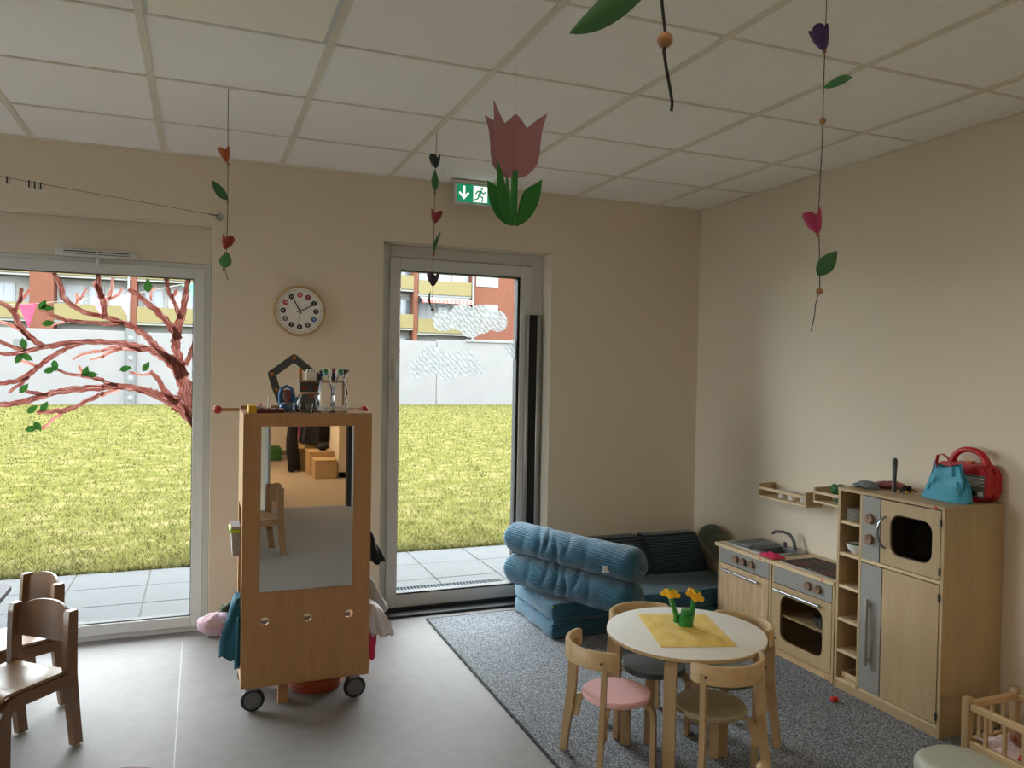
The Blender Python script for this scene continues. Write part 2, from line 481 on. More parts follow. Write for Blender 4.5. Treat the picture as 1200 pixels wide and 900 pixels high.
    def sheet(s, P, thick=.0012):
        """grid of points P[i][j] given a small thickness along its normals"""
        n, m = len(P), len(P[0])
        P = [[Vector(p) for p in r] for r in P]
        T, U = [], []
        for i in range(n):
            a, b2 = [], []
            for j in range(m):
                du = P[min(i + 1, n - 1)][j] - P[max(i - 1, 0)][j]; dv = P[i][min(j + 1, m - 1)] - P[i][max(j - 1, 0)]
                nn = du.cross(dv)
                nn = nn.normalized() if nn.length > 1e-9 else Vector((0, 0, 1))
                a.append(s.bm.verts.new(P[i][j] + nn * thick / 2)); b2.append(s.bm.verts.new(P[i][j] - nn * thick / 2))
            T.append(a); U.append(b2)
        for i in range(n - 1):
            for j in range(m - 1):
                s._f([T[i][j], T[i + 1][j], T[i + 1][j + 1], T[i][j + 1]]); s._f([U[i][j], U[i][j + 1], U[i + 1][j + 1], U[i + 1][j]])
        for i in range(n - 1):
            s._f([T[i][0], U[i][0], U[i + 1][0], T[i + 1][0]]); s._f([T[i][-1], T[i + 1][-1], U[i + 1][-1], U[i][-1]])
        for j in range(m - 1):
            s._f([T[0][j], T[0][j + 1], U[0][j + 1], U[0][j]]); s._f([T[-1][j], U[-1][j], U[-1][j + 1], T[-1][j + 1]])
        return s

    def move(s, M):
        bmesh.ops.transform(s.bm, matrix=M, verts=s.bm.verts); return s


def base_matrix(o):
    return Matrix.Translation(o.location) @ o.rotation_euler.to_matrix().to_4x4()


def link(name, me, material, parent=None):
    o = bpy.data.objects.new(name, me); COL.objects.link(o)
    if material: me.materials.append(MATS[material])
    if parent: o.parent = parent
    return o


def full_matrix(o):
    m = base_matrix(o)
    while o.parent:
        o = o.parent; m = base_matrix(o) @ m
    return m


def ob(name, b, material, parent=None, local=False, sharp=38, recalc=True):
    """link a B as one mesh object; shapes are given in world coordinates unless local"""
    bm = b.bm
    if recalc: bmesh.ops.recalc_face_normals(bm, faces=bm.faces)
    loc = None
    if parent is not None:
        if not local: bmesh.ops.transform(bm, matrix=full_matrix(parent).inverted(), verts=bm.verts)
    elif not local:
        xs = [v.co for v in bm.verts]
        loc = Vector(((min(v.x for v in xs) + max(v.x for v in xs)) / 2, (min(v.y for v in xs) + max(v.y for v in xs)) / 2, min(v.z for v in xs)))
        bmesh.ops.translate(bm, verts=bm.verts, vec=-loc)
    me = bpy.data.meshes.new(name); bm.to_mesh(me); bm.free()
    me.polygons.foreach_set('use_smooth', [True] * len(me.polygons))
    me.set_sharp_from_angle(angle=math.radians(sharp))
    o = link(name, me, material, parent)
    if loc is not None: o.location = loc
    return o


def tag(o, label=None, cat=None, group=None, kind=None):
    if label: o['label'] = label
    if cat: o['category'] = cat
    if group: o['group'] = group
    if kind: o['kind'] = kind
    return o


def thing(name, label, cat, loc=(0, 0, 0), rz=0., group=None, kind=None):
    o = bpy.data.objects.new(name, None); COL.objects.link(o)
    o.location = loc; o.rotation_euler = (0, 0, rz); o.empty_display_size = .05
    return tag(o, label, cat, group, kind)


def struct(name, b, material, label, parent=None):
    o = ob(name, b, material, parent)
    if parent is None: tag(o, label, None, None, 'structure')
    return o


def sempty(name, label, loc):
    return thing(name, label, None, loc, 0, None, 'structure')


def copy_tree(o, parent=None):
    c = o.copy(); COL.objects.link(c); c.parent = parent
    for ch in list(o.children): copy_tree(ch, c)
    return c


def arc(c, r, a0, a1, n, plane='xy', z=0.):
    out = []
    for i in range(n + 1):
        a = math.radians(a0 + (a1 - a0) * i / n)
        u, v = c[0] + r * math.cos(a), c[1] + r * math.sin(a)
        out.append((u, v, z) if plane == 'xy' else (u, z, v) if plane == 'xz' else (z, u, v))
    return out


def rrect(u0, u1, v0, v1, r, n=5):
    P = []
    for cx, cy, a in ((u1 - r, v1 - r, 0), (u0 + r, v1 - r, 90), (u0 + r, v0 + r, 180), (u1 - r, v0 + r, 270)):
        for i in range(n + 1):
            t = math.radians(a + 90 * i / n); P.append((cx + r * math.cos(t), cy + r * math.sin(t)))
    return P

# ================================================================== the setting
WT = .36          # wall thickness
WY = .14          # inner face of the window frames behind the wall face
XL, YF = -7.0, -6.2
# back wall with three openings
ops = [(-6.9, -5.6, 2.339), (-5.2, -3.247, 2.339), (-2.274, -1.155, 2.32)]
b = B()
xs = XL - .3
for x0, x1, zt in ops:
    b.box(xs, x0, 0, WT, -.1, H + .2); b.box(x0, x1, 0, WT, zt, H + .2); xs = x1
b.box(xs, .3, 0, WT, -.1, H + .2)
struct('wall_back', b, 'wall_paint', 'beige painted wall with the glazed door and window openings')
struct('wall_right', B().box(0, .3, -8.5, 0, -.1, H + .2), 'wall_paint', 'plain beige wall behind the play kitchen')
b = B(); ys_ = YF
for y0, y1 in ((-1.5, -.3),):
    b.box(XL - .3, XL, ys_, y0, -.1, H + .2); b.box(XL - .3, XL, y0, y1, 2.3, H + .2); ys_ = y1
b.box(XL - .3, XL, ys_, 0, -.1, H + .2)
struct('wall_left', b, 'wall_paint', 'beige side wall with a window')
w = sempty('window_3', 'white framed side window', (XL - .15, -.9, 0))  # unseen window added to bring in daylight from the left
y0, y1 = -1.5, -.3
ob('window_frame', B().box(XL - .22, XL - .14, y0, y0 + .1, 0, 2.3).box(XL - .22, XL - .14, y1 - .1, y1, 0, 2.3).box(XL - .22, XL - .14, y0, y1, 0, .1).box(XL - .22, XL - .14, y0, y1, 2.2, 2.3), 'white_frame', w)
ob('pane', B().box(XL - .19, XL - .186, y0 + .1, y1 - .1, .1, 2.2), 'pane_glass', w)
struct('ground', B().box(-45, XL - .3, -30, 1.84, -.3, -.04), 'slab_grey', 'paved yard beside the building')  # unseen paving in place of lawn, added to reflect light indoors
b = B().box(XL - .3, -2.62, YF - .15, YF, -.1, H + .2).box(-1.73, 0, YF - .15, YF, -.1, H + .2).box(-2.62, -1.73, YF - .15, YF, 2.08, H + .2)
struct('wall_front', b, 'wall_paint', 'beige wall with the open doorway to the hall')
struct('floor', B().box(XL - .3, .3, YF - .06, .2, -.1, 0), 'lino', 'grey beige linoleum floor')
for i, (x0, y0, x1, y1) in enumerate(((-3.38, -.02, -3.38, -6.2), (-5.4, -.02, -5.4, -6.2))):
    ob('floor_seam', B().box(x0 - .0018, x0 + .0018, y1, y0, -.001, .0005), 'seam', bpy.data.objects['floor'])
struct('floor_hall', B().box(-5.2, .3, -11.6, YF - .061, -.1, -.0005), 'lino_hall', 'warm beige linoleum floor of the hall')
ob('threshold_bar', B().box(-2.62, -1.73, YF - .09, YF - .04, -.02, .004), 'seam', bpy.data.objects['floor_hall'])
# hall behind the doorway (seen in the mirror)
struct('wall_hall_back', B().box(-5.2, .3, -11.75, -11.6, -.1, H + .2), 'wall_paint', 'cream end wall of the hall')
struct('wall_hall_left', B().box(-5.35, -5.2, -11.75, YF - .15, -.1, H + .2), 'wall_paint', 'cream side wall of the hall')
struct('wall_hall_right', B().box(-1.5, .3, -11.6, -8.5, -.1, H + .2), 'wall_paint', 'cream wall block with the coat hooks in the hall')
struct('ceiling_hall', B().box(-5.35, .3, -11.75, YF - .15, H, H + .2), 'ceiling_tile', 'white ceiling of the hall')
# baseboards
b = B()
for x0, x1 in ((XL, -6.9), (-5.6, -5.2), (-3.247, -2.274), (-1.155, 0)):
    b.box(x0, x1, -.012, 0, 0, .07, .003)
struct('baseboard_back', b, 'baseboard', 'brown grey cove baseboard under the beige window wall')
struct('baseboard_right', B().box(-.012, 0, YF, -.012, 0, .07, .003), 'baseboard', 'brown grey cove baseboard along the kitchen wall')
struct('baseboard_hall', B().box(-1.5, 0, -8.512, -8.5, 0, .08, .003).box(-5.2, -1.5, -11.6, -11.588, 0, .08, .003), 'baseboard', 'brown cove baseboard in the hall')
struct('door_2', B().box(-2.66, -2.62, YF - .2, YF + .02, 0, 2.1, .004).box(-1.73, -1.69, YF - .2, YF + .02, 0, 2.1, .004).box(-2.66, -1.69, YF - .2, YF + .02, 2.06, 2.12, .004), 'white_frame', 'white frame of the open doorway to the hall')
ob('jamb_gasket', B().box(-1.775, -1.73, YF - .12, YF + .01, 0, 2.05, .003), 'black_rubber', bpy.data.objects['door_2'])
ob('open_door_leaf', B().box(-2.63, -2.585, YF - .95, YF - .16, .01, 2.05, .003), 'white_frame', bpy.data.objects['door_2'])

# ---- suspended ceiling: rails and mineral tiles (0.625 m grid)
ceil = sempty('ceiling', 'suspended ceiling of square white mineral tiles in a metal grid', (0, 0, H))
ob('ceiling_slab', B().box(XL - .3, .3, YF - .15, .3, H + .03, H + .2), 'ceiling_tile', ceil)
G = .625
cx = [0.] + [-(.376 + G * k) for k in range(11)] + [XL]
ry = [0.] + [-(.593 + G * k) for k in range(9)] + [YF]
for x in cx[1:-1]:
    ob('ceiling_rail', B().box(x - .014, x + .014, YF, 0, H - .006, H + .004), 'ceiling_rail', ceil)
for y in ry[1:-1]:
    ob('ceiling_cross_rail', B().box(XL, 0, y - .006, y + .006, H - .0045, H + .004), 'ceiling_rail', ceil)
ob('ceiling_edge_rail', B().box(XL, 0, -.018, 0, H - .008, H + .004).box(-.018, 0, YF, 0, H - .008, H + .004), 'ceiling_rail', ceil)
tile_mesh = {}
panel_cells = [(5, 3), (1, 6), (5, 6), (9, 3), (9, 6), (3, 8), (7, 8)]
for i in range(len(cx) - 1):
    for j in range(len(ry) - 1):
        w, d = cx[i] - cx[i + 1], ry[j] - ry[j + 1]
        if w < .05 or d < .05: continue
        mx_, my_ = (cx[i] + cx[i + 1]) / 2, (ry[j] + ry[j + 1]) / 2
        is_panel = (i, j) in panel_cells
        key = (round(w, 3), round(d, 3))
        if is_panel:
            o = ob('led_panel', B().box(mx_ - w / 2 + .012, mx_ + w / 2 - .012, my_ - d / 2 + .005, my_ + d / 2 - .005, H - .004, H + .02, .002), 'white_frame', ceil)
            ob('diffuser', B().box(mx_ - w / 2 + .03, mx_ + w / 2 - .03, my_ - d / 2 + .02, my_ + d / 2 - .02, H - .0055, H - .003), 'panel_white' if j < 5 else 'panel_lit', o)  # rows behind the camera are lit as added fill
            continue
        if key not in tile_mesh:
            bb = B().box(-w / 2 + .010, w / 2 - .010, -d / 2 + .004, d / 2 - .004, 0, .02, .002)
            o = ob('ceiling_tile', bb, 'ceiling_tile', ceil, local=True); tile_mesh[key] = o.data
        else:
            o = bpy.data.objects.new('ceiling_tile', tile_mesh[key]); COL.objects.link(o); o.parent = ceil
        o.location = (mx_, my_, random.uniform(-.001, .0015)); o.rotation_euler = (random.uniform(-.0015, .0015), random.uniform(-.0015, .0015), 0)


# ---- windows and door in the back wall
def rect_frame(b, x0, x1, z0, z1, wl, wr, wb, wt, y0, y1, bev=.004):
    b.box(x0, x0 + wl, y0, y1, z0, z1, bev); b.box(x1 - wr, x1, y0, y1, z0, z1, bev)
    b.box(x0 + wl - .002, x1 - wr + .002, y0, y1, z0, z0 + wb, bev); b.box(x0 + wl - .002, x1 - wr + .002, y0, y1, z1 - wt, z1, bev)
    return b


def big_window(name, label, x0, x1, vent):
    w = sempty(name, label, ((x0 + x1) / 2, WY, 0))
    ob('shutter_box', B().box(x0, x1, WY - .004, WY + .2, 2.125, 2.339, .003), 'white_box', w)
    ob('window_frame', rect_frame(B(), x0, x1, 0, 2.125, .05, .05, .05, .05, WY, WY + .07), 'white_frame', w)
    ob('window_sash', rect_frame(B(), x0 + .035, x1 - .035, .03, 2.10, .06, .06, .062, .062, WY - .012, WY + .06), 'white_frame', w)
    ob('glazing_gasket', rect_frame(B(), x0 + .093, x1 - .093, .09, 2.04, .006, .006, .008, .006, WY + .005, WY + .05, 0), 'black_rubber', w)
    ob('pane', B().box(x0 + .094, x1 - .094, WY + .012, WY + .016, .091, 2.039), 'pane_glass', w)
    if vent:
        v = ob('air_vent', B().box(-4.035, -3.627, WY - .03, WY - .012, 2.122, 2.165, .006, 2), 'white_frame', w)
        for xa, xb in ((-3.995, -3.838), (-3.83, -3.675)):
            ob('vent_slot', B().box(xa, xb, WY - .0315, WY - .029, 2.148, 2.153).box(xa, xb, WY - .0315, WY - .029, 2.136, 2.139), 'dark_metal', v)
        ob('vent_knob', B().cyl((-3.827, WY - .022, 2.122), (-3.827, WY - .022, 2.085), .009, .011, 10), 'white_frame', v)
    return w


big_window('window_1', 'large white framed fixed window painted with a brown tree', -5.2, -3.247, True)
big_window('window_2', 'large white framed window of the same wall', -6.9, -5.6, False)  # out of view, added for more daylight in the room

dr = sempty('door_1', 'white framed glazed terrace door painted with clouds', (-1.71, WY, 0))
x0, x1, zt = -2.274, -1.155, 2.32
ob('door_frame', rect_frame(B(), x0, x1, 0, zt, .075, .085, .02, .075, WY, WY + .075), 'white_frame', dr)
ob('door_sash', rect_frame(B(), -2.207, -1.24, .03, 2.24, .07, .085, .08, .075, WY - .02, WY + .06), 'white_frame', dr)
ob('glazing_gasket', rect_frame(B(), -2.139, -1.323, .108, 2.167, .005, .02, .012, .008, WY - .012, WY + .05, 0), 'black_rubber', dr)
ob('pane', B().box(-2.138, -1.324, WY + .008, WY + .012, .109, 2.166), 'pane_glass', dr)
ob('threshold', B().box(-2.274, -1.155, -.002, WY + .02, 0, .016, .004).box(-2.22, -1.22, WY - .03, WY - .004, .016, .03), 'dark_metal', dr)
hd = ob('handle', B().box(-2.19, -2.165, WY - .03, WY - .02, 1.46, 1.61, .004, 2), 'white_frame', dr)
ob('lever', B().tube([(-2.178, WY - .025, 1.575), (-2.178, WY - .055, 1.575), (-2.178, WY - .062, 1.56), (-2.176, WY - .062, 1.46)], [.009, .009, .01, .009], 8), 'white_frame', hd)
fg = ob('finger_guard', B().box(-1.262, -1.205, WY - .035, WY - .02, .1, 1.918, .002), 'black_rubber', dr)
ob('guard_rail', B().box(-1.283, -1.262, WY - .038, WY - .018, .1, 1.92, .003), 'aluminium', fg)
ob('guard_rail', B().box(-1.205, -1.186, WY - .038, WY - .002, .1, 1.92, .003), 'aluminium', fg)

# ================================================================== outside
ter = sempty('terrace', 'pale grey paving slabs of the terrace', (-2.5, 1, -.06))
ob('slab_bed', B().box(-9, 4, WT, 1.84, -.1, -.036), 'slab_bed', ter)
sl_mesh = None
xs_ = [-8.64 + .5 * k for k in range(25)]
for x in xs_:
    for y in (.49, .94, 1.39):
        if sl_mesh is None:
            o = ob('paving_slab', B().box(-.2455, .2455, -.2205, .2205, 0, .04, .003), 'slab_grey', ter, local=True); sl_mesh = o.data
        else:
            o = bpy.data.objects.new('paving_slab', sl_mesh); COL.objects.link(o); o.parent = ter
        o.location = (x + .25 + 2.5, y + .225 - 1, -.07 + .06 + random.uniform(0, .002))
gr = tag(thing('drain_grate', 'long metal drain grate in the paving outside the terrace door', 'drain grate', (-1.6, .69, -.03)))
ob('grate_pan', B().box(-2.085, -1.195, .64, .735, -.031, -.0285), 'grate_dark', gr)
ob('grate_frame', B().box(-2.1, -1.18, .625, .64, -.03, -.018).box(-2.1, -1.18, .735, .75, -.03, -.018).box(-2.1, -2.085, .64, .735, -.03, -.018).box(-1.195, -1.18, .64, .735, -.03, -.018), 'grate_grey', gr)
for k in range(36):
    x = -2.075 + k * .0247
    ob('grate_bar', B().box(x, x + .011, .64, .735, -.028, -.02), 'grate_grey', gr)
struct('lawn', B().box(-45, 45, 1.84, 60, -.3, -.035), 'lawn', 'sunlit yellow green lawn between the terrace and the white wall')
# grass blades standing on the lawn near the terrace
N = 60000
yy = 1.86 + 26 * rng.random(N) ** 2.3
xx = np.where(rng.random(N) < .5, -3.3 + (-.26 + .28 * rng.random(N)) * (yy + 4.74), -3.3 + (.20 + .28 * rng.random(N)) * (yy + 4.74))
an = rng.random(N) * 2 * PI; hh = .02 + .035 * rng.random(N); wb = .003 + .0007 * (yy - 1.8); ln = .03 * rng.normal(size=(N, 2))
V = np.empty((N, 3, 3))
V[:, 0] = np.stack([xx - wb * np.cos(an), yy - wb * np.sin(an), np.full(N, -.037)], 1)
V[:, 1] = np.stack([xx + wb * np.cos(an), yy + wb * np.sin(an), np.full(N, -.037)], 1)
V[:, 2] = np.stack([xx + ln[:, 0], yy + ln[:, 1], -.035 + hh], 1)
me = bpy.data.meshes.new('grass'); me.from_pydata(V.reshape(-1, 3).tolist(), [], [(3 * i, 3 * i + 1, 3 * i + 2) for i in range(N)])
tag(link('grass', me, 'grass_blade'), 'short yellow green grass blades growing on the lawn', 'grass', None, 'stuff')

# white concrete boundary wall
fw = sempty('boundary_wall', 'white concrete panel wall at the far end of the lawn', (0, 28.5, 0))
px_ = [-30, -18.2, -5.95, 6.27, 18.5, 31]
for k in range(5):
    z = (2.62, 2.75, 2.72, 2.80, 2.8)[k]
    ob('concrete_panel', B().box(px_[k] + .015, px_[k + 1] - .015, 28.4, 28.62, -.1, z, .01), 'concrete_white', fw)
for k in (0, 1, 2, 3, 4, 5):
    ob('panel_joint', B().box(px_[k] - .016, px_[k] + .016, 28.42, 28.6, -.1, 2.55), 'concrete_grey', fw)
ob('cap_ledge', B().box(7.6, 31, 28.33, 28.66, 2.74, 2.86, .01), 'concrete_white', fw)
pp = ob('patterned_post', B().box(-5.95, -5.6, 28.3, 28.5, -.1, 2.85, .01), 'concrete_grey', fw)
for k in range(7):
    z = .2 + k * .38
    bb = B()
    if k % 2: bb.box(-5.86, -5.7, 28.27, 28.31, z, z + .1, .02).box(-5.72, -5.66, 28.27, 28.31, z - .14, z + .02, .02)
    else: bb.ball((-5.78, 28.3, z), .1, 10, (1, .3, 1.1))
    ob('post_ornament', bb, 'concrete_white', pp)
bx_ = ob('wall_hatch', B().box(-9.6, -9.2, 28.36, 28.41, 1.95, 2.35, .01), 'concrete_grey', fw)

# apartment building behind the wall
FY = 51.
bd = thing('apartment_building', 'brick apartment building with yellow balcony fronts behind the white boundary wall', 'building', (0, FY, 0))
ob('rear_wall', B().box(-30, 40, FY + 1.3, FY + 3, -1, 10.6), 'stucco', bd)
for x0, x1 in ((-13.1, -11.8), (-7.5, -7.15), (-2.2, -.9), (5, 7), (11.0, 11.32), (15.6, 40)):
    ob('brick_pier', B().box(x0, x1, FY, FY + 1.35, -1, 10.6), 'brick_wall', bd)
bays = [(-24, -13.1), (-11.8, -7.5), (-7.15, -2.2), (-.9, 5), (7, 11.0), (11.32, 15.4)]
for n_, (x0, x1) in enumerate(bays):
    for fl in (1.35, 4.2, 7.0):
        off = .28 if n_ == 4 else 0
        p_ = ob('balcony', B().box(x0, x1, FY + .05, FY + 1.35, fl - .2 + off, fl - .02 + off), 'stucco', bd)
        ob('parapet', B().box(x0 + .02, x1 - .02, FY - .08, FY + .05, fl - .05 + off, fl + .95 + off, .01), 'parapet_yellow', p_)
        # windows and doors at the back of the balcony
        k = 0; x = x0 + .35
        while x + 1.0 < x1:
            wdt = (1.15, .85, 1.3)[k % 3]
            z0 = fl + (.9 if k % 3 == 0 else .15) + off
            f_ = ob('window', B().box(x, x + wdt, FY + 1.2, FY + 1.31, z0, fl + 2.2 + off), 'frame_far', bd)
            ob('window_pane', B().box(x + .09, x + wdt / 2 - .03, FY + 1.18, FY + 1.21, z0 + .09, fl + 2.1 + off).box(x + wdt / 2 + .03, x + wdt - .09, FY + 1.18, FY + 1.21, z0 + .09, fl + 2.1 + off), ('window_blue', 'blind_white', 'window_blue', 'grey')[(k + n_) % 4], f_)
            x += wdt + .3; k += 1
for (x0, x1, z0, z1) in ((15.75, 17.5, 7.73, 8.95), (18.85, 20.4, 8.15, 9.0), (18.85, 20.4, 5.5, 6.45), (16.4, 17.5, 5.2, 6.39), (15.9, 17.5, 2.4, 3.6), (18.85, 20.4, 2.4, 3.6), (22, 23.5, 5.2, 6.4), (22, 23.5, 7.7, 8.9)):
    f_ = ob('window', B().box(x0, x1, FY - .06, FY + .05, z0, z1), 'frame_far', bd)
    mid = x0 + (x1 - x0) * .62
    ob('window_pane', B().box(x0 + .12, mid - .06, FY - .08, FY - .05, z0 + .12, z1 - .1).box(mid + .06, x1 - .12, FY - .08, FY - .05, z0 + .12, z1 - .1), 'window_blue', f_)
ob('rain_pipe', B().cyl((15.5, FY - .1, -1), (15.5, FY - .1, 10.6), .09, n=8), 'downpipe', bd)
ob('rain_pipe', B().cyl((-7.62, FY - .1, -1), (-7.62, FY - .1, 10.6), .07, n=8), 'downpipe', bd)
aw = ob('awning', B().box(11.4, 15.2, FY - .9, FY - .86, 6.28, 6.52).prism([(FY - .06, 6.75), (FY - .06, 6.72), (FY - .9, 6.48), (FY - .9, 6.52)], 'x', 11.4, 15.2), 'frame_far', bd)
for k in range(13):
    ob('awning_stripe', B().box(11.4 + k * .3, 11.55 + k * .3, FY - .91, FY - .9, 6.26, 6.52), 'ball_red', aw)

# sheer pennants outside the painted window, in place of bunting reflected in its glass
bn = thing('bunting', 'string of small sheer pastel pennants outside the tree window', 'bunting', (-4, .45, 1.9))
ob('bunting_string', B().tube([(-5.35, .37, 1.80), (-5.2, .45, 1.80), (-4.7, .45, 1.845), (-4.2, .45, 1.875), (-3.7, .45, 1.955), (-3.3, .45, 2.06), (-3.12, .37, 2.08)], .0015, 5), 'white', bn)
for xa, za, xb, zb, xc, zc, m_ in ((-4.27, 1.872, -4.175, 1.882, -4.215, 1.74, 'pennant_pink'), (-3.905, 1.925, -3.80, 1.937, -3.845, 1.815, 'pennant_rose'), (-3.775, 1.943, -3.69, 1.957, -3.71, 1.83, 'pennant_lilac'), (-3.42, 2.03, -3.30, 2.06, -3.335, 1.945, 'pennant_mint'), (-4.62, 1.85, -4.52, 1.857, -4.57, 1.73, 'pennant_lilac'), (-4.9, 1.825, -4.8, 1.835, -4.85, 1.71, 'pennant_pink')):
    ob('pennant', B().prism([(xa, za), (xb, zb), (xc, zc)], 'y', .4495, .4505), m_, bn)

# window painting, metres on the pane: (x, z, width) along each stroke
STROKES = [
  [(-3.338,1.185,0.011),(-3.352,1.254,0.052),(-3.369,1.334,0.069),(-3.386,1.426,0.068),(-3.408,1.517,0.068),(-3.424,1.596,0.051),(-3.435,1.664,0.045),(-3.43,1.72,0.045),(-3.415,1.789,0.04),(-3.395,1.881,0.032),(-3.38,1.972,0.027),(-3.371,2.034,0.027)],
  [(-3.41,1.806,0.023),(-3.437,1.879,0.019),(-3.464,1.934,0.02),(-3.48,1.989,0.019),(-3.488,2.032,0.023)],
  [(-3.458,1.917,0.016),(-3.441,1.949,0.015),(-3.433,1.972,0.014)],
  [(-3.382,1.54,0.032),(-3.356,1.609,0.023),(-3.341,1.666,0.016),(-3.332,1.692,0.011)],
  [(-3.42,1.687,0.039),(-3.457,1.753,0.036),(-3.509,1.819,0.032),(-3.571,1.878,0.029),(-3.633,1.931,0.025),(-3.683,1.959,0.018)],
  [(-3.564,1.901,0.011),(-3.565,1.951,0.01),(-3.539,1.981,0.009)],
  [(-3.391,1.471,0.063),(-3.444,1.544,0.057),(-3.523,1.607,0.047),(-3.63,1.641,0.036),(-3.73,1.657,0.027),(-3.863,1.66,0.02)],
  [(-3.434,1.55,0.045),(-3.507,1.616,0.036),(-3.559,1.671,0.031),(-3.631,1.736,0.029),(-3.711,1.777,0.027),(-3.791,1.798,0.024),(-3.864,1.804,0.022)],
  [(-3.701,1.772,0.018),(-3.771,1.763,0.018),(-3.859,1.763,0.015)],
  [(-3.615,1.625,0.016),(-3.72,1.631,0.016),(-3.789,1.625,0.015),(-3.848,1.608,0.011)],
  [(-3.71,1.628,0.016),(-3.789,1.596,0.013),(-3.857,1.564,0.009)],
  [(-3.344,1.203,0.018),(-3.387,1.272,0.051),(-3.442,1.321,0.055),(-3.505,1.357,0.047),(-3.567,1.388,0.04),(-3.648,1.41,0.033),(-3.748,1.417,0.033),(-3.856,1.41,0.031)],
  [(-3.729,1.422,0.018),(-3.788,1.437,0.017),(-3.857,1.456,0.013)],
  [(-3.718,1.4,0.016),(-3.797,1.378,0.015),(-3.856,1.347,0.015)],
  [(-3.416,1.325,0.046),(-3.479,1.38,0.034),(-3.516,1.447,0.025),(-3.563,1.508,0.016)],
  [(-3.558,1.489,0.01),(-3.619,1.484,0.009),(-3.671,1.498,0.007)],
  [(-3.801,1.807,0.026),(-3.803,1.862,0.029),(-3.813,1.911,0.029),(-3.829,1.97,0.026),(-3.83,2.036,0.022)],
  [(-3.813,1.903,0.022),(-3.836,1.959,0.022),(-3.856,1.996,0.015)],
  [(-3.793,1.879,0.015),(-3.767,1.946,0.015),(-3.758,2.02,0.013)],
  [(-3.78,1.901,0.011),(-3.735,1.924,0.011),(-3.711,1.971,0.008)],
  [(-4.042,2.031,0.019),(-4.015,1.959,0.024),(-4.0,1.901,0.026),(-3.957,1.86,0.026),(-3.899,1.824,0.022),(-3.802,1.8,0.022)],
  [(-3.936,1.866,0.013),(-3.935,1.926,0.011)],
  [(-3.929,1.883,0.011),(-3.908,1.911,0.011),(-3.891,1.952,0.009)],
  [(-4.103,1.824,0.011),(-4.052,1.802,0.015),(-3.985,1.777,0.017),(-3.899,1.77,0.017),(-3.801,1.767,0.018)],
  [(-4.056,1.748,0.008),(-3.98,1.772,0.01)],
  [(-4.305,1.868,0.017),(-4.237,1.815,0.023),(-4.209,1.747,0.028),(-4.172,1.695,0.028),(-4.125,1.654,0.024),(-4.088,1.632,0.019)],
  [(-4.226,1.812,0.019),(-4.205,1.869,0.019),(-4.196,1.941,0.017)],
  [(-4.208,1.866,0.015),(-4.182,1.897,0.013),(-4.159,1.934,0.01)],
  [(-4.304,1.759,0.013),(-4.236,1.736,0.015),(-4.19,1.705,0.015),(-4.153,1.664,0.013)],
  [(-4.303,1.586,0.015),(-4.217,1.588,0.017),(-4.125,1.617,0.021),(-4.05,1.635,0.024),(-3.937,1.658,0.024),(-3.801,1.664,0.024)],
  [(-4.304,1.654,0.017),(-4.236,1.624,0.017),(-4.176,1.604,0.015)],
  [(-4.303,1.425,0.019),(-4.216,1.444,0.021),(-4.152,1.482,0.024),(-4.097,1.537,0.024),(-4.031,1.592,0.022),(-3.975,1.626,0.02),(-3.917,1.647,0.017)],
  [(-4.252,1.379,0.013),(-4.198,1.428,0.017),(-4.161,1.466,0.017)],
  [(-4.196,1.549,0.011),(-4.152,1.536,0.013),(-4.117,1.519,0.013)],
  [(-4.302,1.311,0.023),(-4.216,1.322,0.026),(-4.124,1.349,0.028),(-4.049,1.376,0.028),(-3.935,1.398,0.031),(-3.799,1.41,0.031)],
  [(-4.175,1.386,0.013),(-4.124,1.376,0.017),(-4.068,1.37,0.017)],
  [(-4.123,1.274,0.017),(-4.048,1.279,0.022),(-3.972,1.287,0.022),(-3.896,1.328,0.02),(-3.798,1.38,0.018)],
  [(-4.099,1.18,0.01),(-4.057,1.219,0.013),(-3.999,1.275,0.013)],
  [(-4.026,1.506,0.01),(-3.974,1.485,0.013),(-3.897,1.47,0.015),(-3.799,1.452,0.018)],
  [(-3.904,1.473,0.011),(-3.921,1.529,0.011)],
  [(-3.953,1.56,0.007),(-3.898,1.595,0.011),(-3.8,1.615,0.015)],
  [(-3.868,1.562,0.009),(-3.8,1.583,0.011)],
]
LEAVES = [(-4.097,1.853,60),(-4.072,1.838,-5),(-4.07,1.756,10),(-4.185,1.642,100),(-4.206,1.564,60),(-4.169,1.57,-30),(-4.061,1.502,20),(-4.037,1.527,-80),(-3.889,1.497,70),(-3.86,1.481,0),(-4.182,1.402,50),(-4.142,1.29,40),(-4.086,1.304,60),(-4.146,1.185,10),(-4.116,1.198,-60),(-3.582,1.986,90),(-3.692,1.517,20),(-3.587,1.53,60)]
CLOUDS = [[(-1.849,1.856,0.068),(-1.717,1.881,0.091),(-1.591,1.877,0.095),(-1.474,1.868,0.07),(-1.658,1.83,0.078)],[(-2.012,1.549,0.067),(-1.921,1.601,0.087),(-1.813,1.564,0.09),(-1.701,1.588,0.088),(-1.619,1.55,0.051)],[(-1.382,1.673,0.038),(-1.336,1.7,0.049),(-1.329,1.654,0.041)]]
